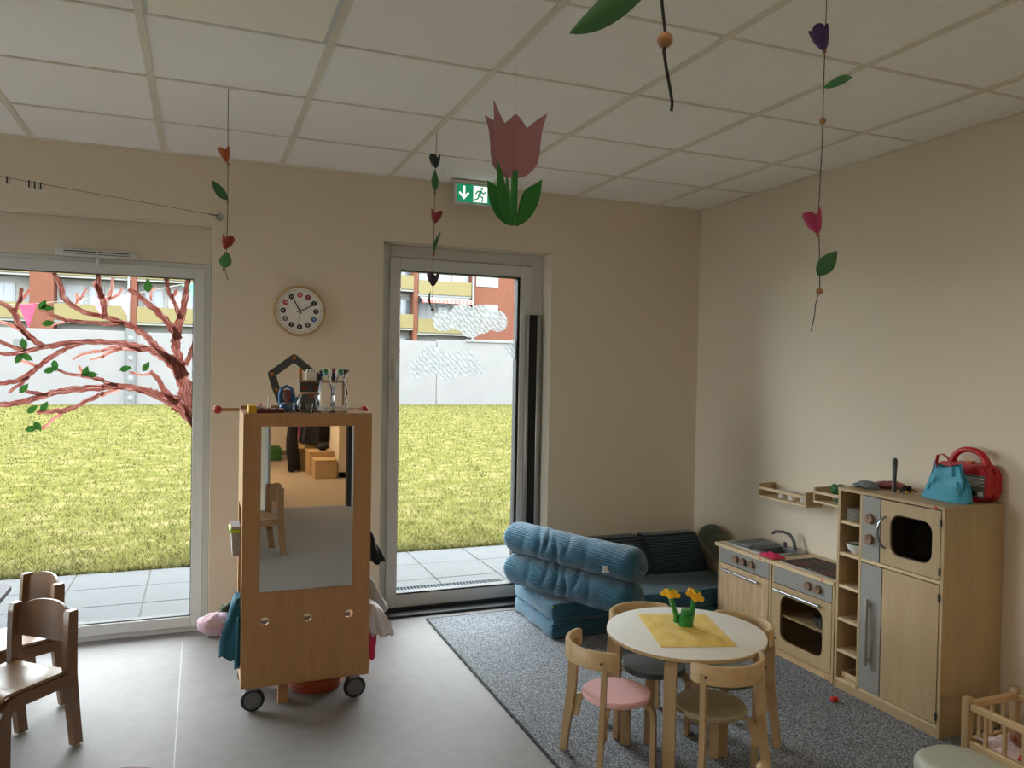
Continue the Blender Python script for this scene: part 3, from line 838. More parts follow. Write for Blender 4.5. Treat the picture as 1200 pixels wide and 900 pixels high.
def smooth_path(P, n=5):
    """Catmull-Rom through (x, z, w) points"""
    Q = [np.array(p, float) for p in P]; Q = [2 * Q[0] - Q[1]] + Q + [2 * Q[-1] - Q[-2]]; out = []
    for i in range(1, len(Q) - 2):
        for k in range(n):
            t = k / n
            out.append(.5 * (2 * Q[i] + (Q[i + 1] - Q[i - 1]) * t + (2 * Q[i - 1] - 5 * Q[i] + 4 * Q[i + 1] - Q[i + 2]) * t * t + (3 * Q[i] - Q[i - 1] - 3 * Q[i + 1] + Q[i + 2]) * t ** 3))
    out.append(Q[-2]); return out


tree = thing('window_painting', 'brown brush painted bare tree on the large window pane', 'window painting', (-3.8, WY + .0118, 1.2))
for si, S in enumerate(STROKES):
    if -3.866 < S[-1][0] < -3.845 and S[-1][1] < 1.81: S = S[:-1] + [(-3.806, S[-1][1] + (S[-2][1] - S[-1][1]) * .3, S[-1][2])]
    P = smooth_path(S, 5); bb = B(); uv = bb.bm.loops.layers.uv.new('UVMap')
    y = WY + .0112 - .00008 * (len(STROKES) - si)
    L_ = []; s_ = 0.
    for i, p in enumerate(P):
        if i: s_ += math.hypot(p[0] - P[i - 1][0], p[1] - P[i - 1][1])
        a, c = P[max(i - 1, 0)], P[min(i + 1, len(P) - 1)]
        d = np.array([c[0] - a[0], c[1] - a[1]]); d /= np.linalg.norm(d) + 1e-9; nn = np.array([-d[1], d[0]])
        w = p[2] * (1 + .18 * random.uniform(-1, 1)) + .004
        j = .12 * w * random.uniform(-1, 1)
        L_.append([(p[0] + nn[0] * (w / 2 * q + j), p[1] + nn[1] * (w / 2 * q + j), s_, w * q / 2) for q in (-1, -.4, .4, 1)])
    V_ = [[bb.bm.verts.new((q[0], y, q[1])) for q in r] for r in L_]
    ph = random.random() * 9
    for i in range(len(V_) - 1):
        for k in range(3):
            fc = bb._f([V_[i][k], V_[i + 1][k], V_[i + 1][k + 1], V_[i][k + 1]])
            if fc:
                for lp, (ii, kk) in zip(fc.loops, ((i, k), (i + 1, k), (i + 1, k + 1), (i, k + 1))):
                    lp[uv].uv = (L_[ii][kk][2] + ph, L_[ii][kk][3] + ph)
    thin = max(p[2] for p in S) < .0165 or (min(p[1] for p in S) > 1.86)
    ob('painted_branch', bb, 'twig_paint' if thin else 'branch_paint', tree)
for x, z, a in LEAVES:
    t = math.radians(a); big = 1.25 if a == 90 else 1.
    u = (math.cos(t), math.sin(t)); v = (-u[1], u[0])
    prof = [(-.032, 0), (-.02, .013), (-.004, .018), (.012, .014), (.026, .005), (.034, 0), (.026, -.005), (.012, -.014), (-.004, -.018), (-.02, -.013)]
    ob('painted_leaf', B().prism([(x + big * (p * u[0] + q * v[0]), z + big * (p * u[1] + q * v[1])) for p, q in prof], 'y', WY + .0068, WY + .0074), 'painted_green', tree)
cl_lab = ['white finger painted cloud with four puffs, upper one on the terrace door pane', 'white finger painted cloud below the four puff cloud on the door pane', 'small white painted cloud cut off by the hinge side of the door pane']
for ci, CC in enumerate(CLOUDS):
    bb = B()
    cxm = sum(c[0] for c in CC) / len(CC); czm = sum(c[1] for c in CC) / len(CC); pts = []
    for k in range(240):
        a = 2 * PI * k / 240; dx, dz = math.cos(a), math.sin(a); best = 0.
        for (x, z, r) in CC:
            # far intersection of the ray with each puff
            ox, oz = cxm - x, czm - z; bq = ox * dx + oz * dz; cq = ox * ox + oz * oz - r * r; D_ = bq * bq - cq
            if D_ > 0: best = max(best, -bq + math.sqrt(D_))
        best *= 1 + .012 * math.sin(a * 57) + .008 * random.uniform(-1, 1)
        pts.append((min(cxm + dx * best, -1.3245), czm + dz * best))
    cv = bb.bm.verts.new((cxm, WY + .0066, czm)); R_ = [bb.bm.verts.new((p[0], WY + .0066, p[1])) for p in pts]
    for k in range(240): bb._f([cv, R_[k], R_[(k + 1) % 240]])
    tag(ob('painted_cloud', bb, 'cloud_paint'), cl_lab[ci], 'painted cloud', 'clouds painted on the door')

# ================================================================== carpet and sofa corner
rug = thing('carpet', 'speckled grey carpet with a dark bound edge under the play kitchen corner', 'carpet', (-1.0, -1.6, 0))
ob('carpet_pile', B().box(-1.985, -.012, -3.6, -.085, .001, .008, .002), 'carpet', rug)
ob('carpet_binding', B().box(-1.995, -1.983, -3.6, -.075, .0008, .0085, .002).box(-1.995, -.012, -.087, -.075, .0008, .0085, .002), 'carpet_edge', rug)


def soft_box(x0, x1, y0, y1, z0, z1, r=.03, amp=.004, seg=3):
    b = B().box(x0, x1, y0, y1, z0, z1, r, seg)
    bmesh.ops.subdivide_edges(b.bm, edges=[e for e in b.bm.edges if e.calc_length() > .2], cuts=6, use_grid_fill=True)
    for v in b.bm.verts:
        c = v.co
        v.co += Vector((math.sin(c.y * 23 + c.z * 31), math.sin(c.x * 19 + c.z * 17), math.sin(c.x * 21 + c.y * 27))) * amp
    return b


zc = .0085
sofa = thing('floor_sofa', 'teal corduroy folding floor mattress sofa along the beige window wall', 'sofa', (-.75, -.4, zc))
ob('lower_mattress', soft_box(-1.42, -.06, -.69, -.10, zc, .108, .02), 'cord_teal', sofa)
ob('upper_mattress', soft_box(-1.422, -.06, -.692, -.098, .11, .212, .02), 'cord_teal', sofa)
ob('zip_tab', B().box(-1.428, -1.42, -.696, -.69, .196, .204), 'lime', sofa)
for x0, x1, lab in ((-.965, -.525, 'dark teal corduroy back cushion next to the stacked bolsters'), (-.515, -.07, 'dark teal corduroy back cushion beside the olive bolster')):
    c = B().prism([(-.315, .216), (-.03, .216), (-.03, .44), (-.13, .447), (-.15, .44)], 'x', x0, x1)
    bmesh.ops.bevel(c.bm, geom=list(c.bm.edges), offset=.018, segments=2, affect='EDGES')
    tag(ob('back_cushion', c, 'cord_navy'), lab, 'cushion', 'back cushions of the floor sofa')


def bolster(name, A, Z, r, material, label, group=None, folds=()):
    A, Z = Vector(A), Vector(Z); d = (Z - A); Ln = d.length; d.normalize()
    n1 = d.cross(Vector((0, 0, 1))).normalized(); n2 = n1.cross(d)
    bb = B(); uv = bb.bm.loops.layers.uv.new('UVMap'); n, m = 48, 120; G_ = []
    for i in range(m + 1):
        t = i / m; s = t * Ln; e = min(s, Ln - s)
        rr = r * (1 - max(0, 1 - e / (r * .75)) ** 2.6 * .42) if e > 1e-6 else .02
        ring = []
        for j in range(n):
            a = 2 * PI * j / n
            w = 1 + .02 * math.sin(a * 3 + t * 9) + .015 * math.sin(t * 31 + math.sin(a * 2) * 2)
            for (t0, am, k) in folds:
                w -= am * math.exp(-((t - t0 - .03 * math.sin(a * 2 + k)) / .018) ** 2) * max(0, math.sin(a + k))
            q = rr * w
            p = A + d * s + n1 * (math.cos(a) * q * 1.03) + n2 * (math.sin(a) * q * .97)
            ring.append(bb.bm.verts.new(p))
        G_.append(ring)
    for i in range(m):
        for j in range(n):
            f_ = bb._f([G_[i][j], G_[i][(j + 1) % n], G_[i + 1][(j + 1) % n], G_[i + 1][j]])
            for lp, (ii, jj) in zip(f_.loops, ((i, j), (i, j + 1), (i + 1, j + 1), (i + 1, j))):
                lp[uv].uv = (jj / n * 2 * PI * r, ii / m * Ln)
    bb._f(G_[0][::-1]); bb._f(G_[-1])
    t = thing(name, label, 'bolster', tuple((A + Z) / 2 - Vector((0, 0, r))), 0, group)
    ob('bolster_cover', bb, material, t, sharp=60)
    return t


bl = bolster('bolster_cushion', (-1.475, -.17, .318), (-1.095, -1.08, .312), .1, 'cord_teal_uv', 'teal corduroy bolster lying on the folded floor mattress, under another bolster', 'bolsters on the sofa', ((.22, .05, 1.2), (.36, .08, .7), (.45, .12, 1), (.52, .13, 1.6), (.6, .09, .5), (.7, .06, 1.4)))
bu = bolster('bolster_cushion', (-1.475, -.165, .508), (-1.085, -1.09, .501), .098, 'cord_teal_uv', 'teal corduroy bolster with a white care tag, on top of another bolster', 'bolsters on the sofa', ((.18, .05, 1.0), (.3, .12, 1.4), (.36, .14, .8), (.44, .11, 1.7), (.52, .07, .6), (.66, .05, 1.2)))
ob('care_tag', B().box(-1.262, -1.222, -.99, -.986, .458, .495), 'label_white', bu)
bolster('bolster_cushion', (-.10, -.285, .48), (-.10, -.68, .30), .085, 'cord_olive', 'olive corduroy bolster leaning into the corner by the toy sink')

# ================================================================== play kitchen
K = thing('toy_tall_cabinet', 'tall light wooden play kitchen cabinet with microwave, fridge and open shelf column', 'play cabinet', (-.18, -2.035, .0085))
zf = .0085
X0, X1, YA, YB = -.365, -.005, -1.735, -2.335
ob('side_panel', B().box(X0, X1, YA - .016, YA, zf, .985, .001), 'maple_z', K)
ob('side_panel', B().box(X0, X1, YB, YB + .016, zf, .985, .001), 'maple_z', K)
ob('divider', B().box(X0, X1, -1.890, -1.874, .05, .985, .001), 'maple_z', K)
tp = ob('top_board', B().box(X0 - .003, X1, YB - .002, YA + .002, .985, 1.0, .0015), 'maple_y', K)
ob('maker_mark', B().ball((X0 - .0032, -2.292, .9925), .006, 10, (.12, 1.9, .8)), 'red', tp)
ob('back_panel', B().box(-.012, -.005, YB + .016, YA - .016, .05, .985), 'maple_y', K)
ob('plinth', B().box(X0 + .002, X1, YB + .016, YA - .016, zf, .05), 'maple_y', K)
ob('bottom_board', B().box(X0, X1, YB + .016, YA - .016, .05, .062, .001), 'maple_edge', K)
for z in (.832, .675, .516, .352, .197):
    ob('shelf', B().box(X0 + .002, -.012, -1.874, YA - .016, z - .0075, z + .0075, .001), 'maple_edge', K)
ob('middle_board', B().box(X0, -.012, YB + .016, -1.89, .667, .682, .001), 'maple_edge', K)
ob('control_panel', B().box(X0 - .002, X0 + .014, -1.996, -1.892, .684, .982, .001), 'kitchen_grey', K)


def knob(y, z, x, parent, r=.022, notch=0.):
    k = ob('knob', B().cyl((x, y, z), (x - .018, y, z), r, r * .95, 20), 'knob_wood', parent)
    ob('knob_slot', B().box(x - .0186, x - .017, y - .003, y + .003, z, z + r * .9), 'dark_inside', k)
    return k


for z in (.88, .782): knob(-1.941, z, X0 - .002, K, .025)
d = ob('microwave_door', B().ring((-2.317, -2.002, .686, .98), (-2.166, .831, .111, .094, .05), 'x', X0 - .002, X0 + .014), 'maple_z', K)
ob('window_rim', B().ring((-2.279, -2.053, .735, .927), (-2.166, .831, .106, .089, .047), 'x', X0 + .004, X0 + .008), 'dark_inside', d)
ob('door_pane', B().box(X0 + .008, X0 + .0095, -2.28, -2.052, .733, .93), 'smoked_pane', d)
ob('door_handle', B().tube([(X0 - .001, -2.03, .906), (X0 - .010, -2.026, .902), (X0 - .019, -2.019, .89), (X0 - .025, -2.013, .872), (X0 - .028, -2.009, .852), (X0 - .029, -2.008, .833), (X0 - .028, -2.009, .814), (X0 - .025, -2.013, .794), (X0 - .019, -2.019, .776), (X0 - .010, -2.026, .764), (X0 - .001, -2.03, .76)], .0055, 8), 'steel', d)
ob('microwave_back', B().box(-.05, -.04, -2.318, -1.9, .684, .98), 'dark_inside', K)
d2 = ob('fridge_door', B().box(X0 - .002, X0 + .014, -2.317, -2.018, .065, .663, .0015), 'maple_z', K)
d3 = ob('fridge_side_panel', B().box(X0 - .002, X0 + .014, -2.014, -1.892, .065, .663, .0015), 'kitchen_grey', K)
ob('door_handle', B().box(X0 - .028, X0 - .014, -1.955, -1.938, .19, .505, .004, 2).box(X0 - .016, X0 - .002, -1.952, -1.941, .21, .225).box(X0 - .016, X0 - .002, -1.952, -1.941, .47, .485), 'kitchen_grey', d3)
for z in (.93, .72): ob('hinge', B().box(X0 - .006, X0 + .002, -2.322, -2.314, z - .016, z + .016), 'dark_metal', d)
for z in (.61, .1): ob('hinge', B().box(X0 - .006, X0 + .002, -2.322, -2.314, z - .016, z + .016), 'dark_metal', d2)
# things in the shelf column
for k in range(7):
    tag(ob('toy_plate', B().lathe((-.312 + .003 * math.sin(k * 2), -1.805 + .003 * math.cos(k * 3), .8405 + k * .008), [(.001, 0), (.03, 0), (.046, .006), (.047, .008), (.03, .003), (.001, .003)], 20), 'white_plastic'), 'white toy plate in the stack on the top shelf of the tall cabinet', 'plate', 'stack of toy plates')
tag(ob('toy_bowl', B().lathe((-.308, -1.812, .6835), [(.001, 0), (.024, 0), (.045, .02), (.055, .045), (.052, .046), (.043, .022), (.022, .004), (.001, .004)], 24), 'white_plastic'), 'white toy bowl with a green inside on the cabinet shelf', 'bowl')
tag(ob('toy_lettuce', B().ball((-.308, -1.812, .714), .036, 12, (1, 1, .45)), 'leaf'), 'green toy salad in the white bowl', 'toy food')
tr = thing('wooden_tray', 'small wooden tray on the bottom of the shelf column', 'tray', (-.22, -1.81, .062))
ob('tray_base', B().box(-.34, -.1, -1.868, -1.76, .0625, .07), 'maple_y', tr)
for a_ in ((-.34, -.332, -1.868, -1.76), (-.108, -.1, -1.868, -1.76), (-.332, -.108, -1.868, -1.86), (-.332, -.108, -1.768, -1.76)):
    ob('tray_rim', B().box(*a_, .07, .092, .001), 'maple_edge', tr)

# ---- stove unit
S = thing('toy_stove', 'light wooden toy stove with glazed oven door and black hob', 'play stove', (-.18, -1.48, .0085))
XS = -.35
ob('side_panel', B().box(XS, -.005, -1.268, -1.252, zf, .5, .001), 'maple_z', S)
ob('side_panel', B().box(XS, -.005, -1.714, -1.698, zf, .5, .001), 'maple_z', S)
ob('back_panel', B().box(-.015, -.005, -1.698, -1.268, .05, .5), 'maple_y', S)
ob('bottom_board', B().box(XS + .02, -.015, -1.698, -1.268, .05, .062), 'maple_y', S)
ob('kickboard', B().box(XS + .012, XS + .026, -1.698, -1.268, zf, .05), 'plywood', S)
ct = ob('worktop', B().box(-.362, -.004, -1.716, -1.213, .5, .52, .002), 'maple_edge', S)
ob('maker_mark', B().ball((-.3625, -1.64, .51), .005, 10, (.12, 2, .8)), 'red', ct)
p_ = ob('control_panel', B().box(XS - .002, XS + .014, -1.697, -1.269, .408, .497, .001), 'kitchen_grey', S)
for y in (-1.537, -1.607): knob(y, .455, XS - .002, p_)
d = ob('oven_door', B().ring((-1.697, -1.269, .052, .404), (-1.481, .23, .157, .123, .05), 'x', XS - .002, XS + .014), 'maple_z', S)
ob('oven_pane', B().box(XS + .008, XS + .0095, -1.645, -1.318, .1, .36), 'oven_glass', d)
ob('door_handle', B().cyl((XS - .022, -1.291, .374), (XS - .022, -1.63, .374), .006, n=10).cyl((XS - .002, -1.31, .374), (XS - .022, -1.31, .374), .004, n=8).cyl((XS - .002, -1.61, .374), (XS - .022, -1.61, .374), .004, n=8), 'steel', d)
ob('oven_shelf', B().box(XS + .02, -.015, -1.698, -1.268, .228, .24), 'maple_edge', S)
hb = ob('hob', B().box(-.325, -.07, -1.685, -1.275, .52, .5235, .001), 'aluminium', S)
hp = ob('hob_plate', B().box(-.315, -.08, -1.678, -1.282, .5235, .5255), 'hob_black', hb)
for x, y, r in ((-.255, -1.375, .05), (-.255, -1.585, .058), (-.14, -1.38, .045), (-.14, -1.58, .05)):
    ob('hob_ring', B().cyl((x, y, .5255), (x, y, .5259), r, n=28), 'hob_ring', hp)
for k in range(5): ob('hob_dot', B().cyl((-.305, -1.44 - k * .022, .5255), (-.305, -1.44 - k * .022, .526), .005, n=10), 'white', hp)
pt = thing('toy_pot', 'small grey metal toy pot on the oven shelf', 'pot', (-.27, -1.56, .24))
ob('pot_body', B().lathe((-.27, -1.56, .2405), [(.001, 0), (.045, 0), (.048, .05), (.05, .052), (.046, .05), (.043, .004), (.001, .004)], 24), 'steel', pt)
ob('pot_handle', B().tube([(-.27, -1.512, .28), (-.27, -1.495, .283), (-.27, -1.488, .278)], .005, 6).tube([(-.27, -1.608, .28), (-.27, -1.625, .283), (-.27, -1.632, .278)], .005, 6), 'dark_metal', pt)
pt = thing('toy_pan', 'dark toy pan on the oven floor behind the glass', 'pan', (-.2, -1.57, .062))
ob('pan_body', B().lathe((-.2, -1.56, .0625), [(.001, 0), (.05, 0), (.056, .04), (.053, .04), (.048, .004), (.001, .004)], 24), 'dark_metal', pt)
ob('pan_handle', B().box(-.3, -.252, -1.567, -1.553, .09, .1, .003), 'black', pt)

# ---- sink unit
W = thing('toy_sink_unit', 'light wooden toy sink unit with drainer, tap and three wooden knobs', 'play sink', (-.18, -.99, .0085))
ob('side_panel', B().box(XS, -.005, -.783, -.767, zf, .5, .001), 'maple_z', W)
ob('side_panel', B().box(XS, -.005, -1.244, -1.228, zf, .5, .001), 'maple_z', W)
ob('back_panel', B().box(-.015, -.005, -1.228, -.783, .05, .5), 'maple_y', W)
ob('kickboard', B().box(XS + .012, XS + .026, -1.228, -.783, zf, .05), 'plywood', W)
ct = ob('worktop', B().ring((-.362, -.004, -1.211, -.745), (-.17, -1.07, .105, .08, .02), 'z', .5, .52), 'maple_edge', W)
ob('maker_mark', B().ball((-.3625, -1.165, .51), .005, 10, (.12, 2, .8)), 'red', ct)
p_ = ob('control_panel', B().box(XS - .002, XS + .014, -1.227, -.784, .41, .497, .001), 'kitchen_grey', W)
for y in (-.942, -1.01, -1.083): knob(y, .457, XS - .002, p_, .021)
d = ob('cupboard_door', B().box(XS - .002, XS + .014, -1.227, -.784, .052, .405, .0015), 'plywood_z', W)
ob('door_handle', B().cyl((XS - .022, -.83, .373), (XS - .022, -1.154, .373), .006, n=10).cyl((XS - .002, -.85, .373), (XS - .022, -.85, .373), .004, n=8).cyl((XS - .002, -1.135, .373), (XS - .022, -1.135, .373), .004, n=8), 'steel', d)
sk = ob('sink_rim', B().ring((-.31, -.035, -1.185, -.785), (-.17, -1.07, .1, .075, .018), 'z', .52, .526), 'steel', W)
bs = B().box(-.272, -.068, -1.147, -.993, .458, .462)
for q in ((-.272, -.268, -1.147, -.993), (-.072, -.068, -1.147, -.993), (-.268, -.072, -1.147, -1.143), (-.268, -.072, -.997, -.993)): bs.box(*q, .462, .522)
ob('basin', bs, 'sink_grey', sk)
dg = ob('drainer', B().box(-.29, -.06, -.975, -.80, .526, .529, .001), 'sink_grey', sk)
for k in range(10): ob('drainer_rib', B().box(-.285 + k * .0235, -.277 + k * .0235, -.97, -.805, .529, .534, .0015), 'steel', dg)
tap = ob('tap', B().cyl((-.05, -1.085, .526), (-.05, -1.085, .548), .014, .011, 14).tube([(-.05, -1.085, .545), (-.052, -1.078, .575), (-.06, -1.055, .605), (-.08, -1.02, .618), (-.105, -.985, .615), (-.118, -.968, .6)], [.01, .01, .0095, .009, .009, .009], 10), 'sink_grey', W)
ob('tap_lever', B().cyl((-.065, -1.02, .526), (-.065, -1.02, .54), .012, n=12).ball((-.065, -1.02, .546), .012, 10), 'sink_grey', tap)
ck = B()
P = []
for i in range(9):
    r_ = []
    for j in range(13):
        x, y = -.345 + .085 * i / 8, -1.125 - .13 * j / 12
        e = 1 - max(abs(i / 4 - 1), abs(j / 6 - 1)) ** 3
        r_.append((x, y, .5275 + .014 * e + .006 * math.sin(i * 1.9 + j * 1.1) * e))
    P.append(r_)
tag(ob('pink_cloth', ck.sheet(P, .004), 'pink_hot'), 'crumpled hot pink cloth lying between toy sink and hob', 'cloth')

# ---- wall racks above the kitchen
def rack(y0, y1, z0, label):
    t = thing('wall_rack', label, 'wall shelf', (-.06, (y0 + y1) / 2, z0), 0, 'wooden racks above the play kitchen')
    ob('base_board', B().box(-.12, -.001, y1, y0, z0, z0 + .012, .001), 'maple_edge', t)
    ob('end_board', B().box(-.12, -.001, y0 - .012, y0, z0 + .012, z0 + .085, .001), 'maple_z', t)
    ob('end_board', B().box(-.12, -.001, y1, y1 + .012, z0 + .012, z0 + .085, .001), 'maple_z', t)
    ob('front_rail', B().box(-.12, -.11, y1 + .012, y0 - .012, z0 + .05, z0 + .066, .001), 'maple_edge', t)
    return t


rack(-.836, -1.244, .80, 'light wooden wall rack holding white cups above the toy sink')
rack(-1.301, -1.709, .842, 'light wooden wall rack with toy vegetables beside the tall cabinet')
for y in (-.985, -1.07, -1.17):
    tag(ob('toy_cup', B().lathe((-.06, y, .8125), [(.001, 0), (.022, 0), (.03, .05), (.028, .05), (.02, .004), (.001, .004)], 18), 'white_plastic'), 'white toy cup standing in the wall rack above the sink', 'cup', 'cups in the wall rack')
bb = B()
for k in range(9): bb.ball((-.06 + .02 * math.cos(k * 2.4), -1.425 + .024 * math.sin(k * 2.4), .925 + .012 * math.sin(k * 1.7)), .02, 8, (1, 1, 1.1), 6)
tag(ob('toy_broccoli', bb.cyl((-.06, -1.425, .8545), (-.06, -1.425, .92), .014, n=10), 'leaf'), 'green toy broccoli in the wall rack beside the tall cabinet', 'toy food')
tag(ob('toy_mug', B().lathe((-.06, -1.50, .8545), [(.001, 0), (.03, 0), (.034, .075), (.031, .075), (.027, .004), (.001, .004)], 18), 'skyblue'), 'pale blue toy mug in the wall rack beside the tall cabinet', 'mug')
tag(ob('toy_lemon', B().ball((-.06, -1.57, .877), .022, 12, (1, 1.25, 1)), 'yellow'), 'yellow toy lemon in the wall rack beside the tall cabinet', 'toy food')

# ---- things on top of the tall cabinet
def mitt(name, c, rz, material, label, sc=1.):
    b = B(); rr = []
    for i in range(13):
        t = i / 12; w = .045 * math.sin(PI * min(1, .12 + t * .88)) ** .5 + .002; h = .014 * math.sin(PI * min(.97, .06 + t * .9)) ** .6 + .003
        rr.append([(( t - .5) * .15 * sc, w * math.cos(a) * sc, h + h * math.sin(a) + .002 * math.sin(3 * a + t * 9) * (math.sin(a) > 0)) for a in [2 * PI * k / 14 for k in range(14)]])
    b.loft(rr).ball((.0, .05 * sc, .012), .022 * sc, 10, (1.3, .8, .5))
    o = ob(name, b.move(Matrix.Translation(c) @ Matrix.Rotation(rz, 4, 'Z')), material)
    return tag(o, label, 'oven mitt')


mitt('oven_mitt', (-.245, -1.80, 1.0015), 1.1, 'mitt_grey', 'padded grey and pink oven mitt on the tall cabinet, beside the red mitt')
mitt('oven_mitt', (-.135, -1.83, 1.0015), 2.0, 'mitt_fabric', 'padded red and grey oven mitt on the tall cabinet, beside the wall')
st = thing('toy_wand', 'dark grey upright toy handle with a hanging loop on the cabinet top', 'toy', (-.234, -1.95, 1.0))
ob('handle_shaft', B().tube([(-.234, -1.95, 1.001), (-.234, -1.95, 1.03), (-.234, -1.95, 1.08), (-.233, -1.95, 1.14), (-.233, -1.95, 1.158), (-.233, -1.95, 1.164)], [.011, .0095, .009, .012, .011, .004], 12), 'slate', st)
ob('hanging_loop', B().box(-.2465, -.2455, -1.953, -1.947, 1.13, 1.152, .0004), 'black', st)
tc_ = thing('toy_vehicle', 'small black toy vehicle with gold wheels on the cabinet top', 'toy', (-.2, -1.99, 1.0))
ob('body', B().box(-.222, -.178, -2.005, -1.968, 1.006, 1.02, .004).prism([(-.215, 1.02), (-.18, 1.02), (-.185, 1.035), (-.2, 1.037)], 'y', -2.003, -1.975).tube([(-.18, -1.99, 1.022), (-.165, -2.0, 1.014), (-.15, -2.01, 1.008)], .003, 6), 'black', tc_)
for x in (-.215, -.186):
    for y in (-2.006, -1.967): ob('wheel', B().cyl((x, y - .003, 1.008), (x, y + .003, 1.008), .0075, n=12), 'yellow', tc_)
bg_ = thing('toy_handbag', 'sky blue fabric handbag slumped on the tall cabinet in front of the red case', 'bag', (-.18, -2.19, 1.0))
rr = []
for i in range(9):
    t = i / 8; z = 1.0015 + .145 * t
    hw = .118 - .028 * t - .02 * t * t; hd = .042 * (1 - t) ** .7 + .006
    ring = []
    for k in range(28):
        a = 2 * PI * k / 28; c_, s_ = math.cos(a), math.sin(a)
        fx = abs(c_) ** .6 * (1 if c_ > 0 else -1); fs = abs(s_) ** .8 * (1 if s_ > 0 else -1)
        wr = .008 * math.sin(5 * a + t * 6) * math.sin(PI * t) + .005 * math.sin(9 * a - t * 5) * t + .004 * math.sin(13 * a + t * 11) * math.sin(PI * t)
        ring.append((-.19 + fs * hd + wr + .012 * math.sin(t * 3), -2.195 + fx * hw + wr, z + (.022 * (abs(fx) ** 2) + .006 * math.sin(6 * a)) * (t > .9)))
    rr.append(ring)
ob('bag_body', B().loft(rr), 'bag_blue', bg_)
ob('bag_strap', B().bar([(-.195, -2.15, 1.14), (-.196, -2.145, 1.17), (-.195, -2.15, 1.198), (-.193, -2.175, 1.205), (-.192, -2.2, 1.19), (-.195, -2.225, 1.15)], (1, 0, 0), .014, .004), 'case_red', bg_)
cs = thing('toy_case', 'red plastic carrying case with rounded corners and handle on the tall cabinet', 'case', (-.06, -2.2, 1.0))
cb_ = B().prism([(y, z) for y, z in rrect(-2.325, -2.065, 1.002, 1.165, .04, 6)], 'x', -.108, -.062)
bmesh.ops.bevel(cb_.bm, geom=[e for e in cb_.bm.edges], offset=.006, segments=2, affect='EDGES')
ob('case_shell', cb_, 'case_red', cs)
cb_ = B().prism([(y, z) for y, z in rrect(-2.325, -2.065, 1.002, 1.165, .04, 6)], 'x', -.06, -.014)
bmesh.ops.bevel(cb_.bm, geom=[e for e in cb_.bm.edges], offset=.006, segments=2, affect='EDGES')
ob('case_shell', cb_, 'case_red', cs)
ob('case_handle', B().tube([(-.061, -2.203 + .088 * math.cos(PI * k / 16), 1.15 + .076 * math.sin(PI * k / 16) ** .9) for k in range(17)], [.0135 + .007 * abs(k / 8 - 1) ** 2 for k in range(17)], 12, ry=.9), 'case_red', cs)
ob('case_latch', B().box(-.075, -.047, -2.225, -2.195, 1.166, 1.176, .003), 'orange', cs)
lb = ob('case_label', B().box(-.1092, -.1082, -2.315, -2.2, 1.02, 1.12, .0003), 'grey', cs)
for k in range(5): ob('label_line', B().box(-.1098, -.1092, -2.31 + .02 * (k % 2), -2.215, 1.105 - k * .008, 1.1085 - k * .008), 'white', lb)
for k in range(3): ob('label_block', B().box(-.1098, -.1092, -2.31 + k * .034, -2.285 + k * .034, 1.03, 1.048), ('white', 'black', 'white')[k], lb)
tag(ob('red_toy_block', B().box(-.518, -.482, -1.895, -1.868, .0085, .032, .008, 3), 'red'), 'small red toy piece lying on the grey carpet by the cabinet plinth', 'toy')

# ================================================================== round table and chairs
TC = Vector((-1.4516, -2.045, 0)); TH = .50
T = thing('round_table', 'round white childrens table with pale bent wood legs', 'table', (TC.x, TC.y, .0085))
ob('table_top', B().lathe((TC.x, TC.y, 0), [(.001, TH - .022), (.312, TH - .022), (.319, TH - .018), (.319, TH - .006), (.315, TH - .001), (.001, TH - .001)], 64), 'birch_x', T)
ob('table_surface', B().lathe((TC.x, TC.y, 0), [(.001, TH - .0012), (.316, TH - .0012), (.3175, TH - .003), (.3185, TH - .006), (.3195, TH - .006), (.3183, TH - .001), (.316, TH), (.001, TH)], 64), 'table_white', T)
for a in (225, 315, 45, 135):
    u = Vector((math.cos(math.radians(a)), math.sin(math.radians(a)), 0)); w = Vector((-u.y, u.x, 0)); c = TC
    ob('leg', B().bar([c + u * .17 + Vector((0, 0, TH - .034)), c + u * .235 + Vector((0, 0, TH - .034)), c + u * .262 + Vector((0, 0, TH - .042)), c + u * .276 + Vector((0, 0, TH - .06)), c + u * .28 + Vector((0, 0, TH - .09)), c + u * .28 + Vector((0, 0, .0085))], w, .046, .022), 'birch_z', T)


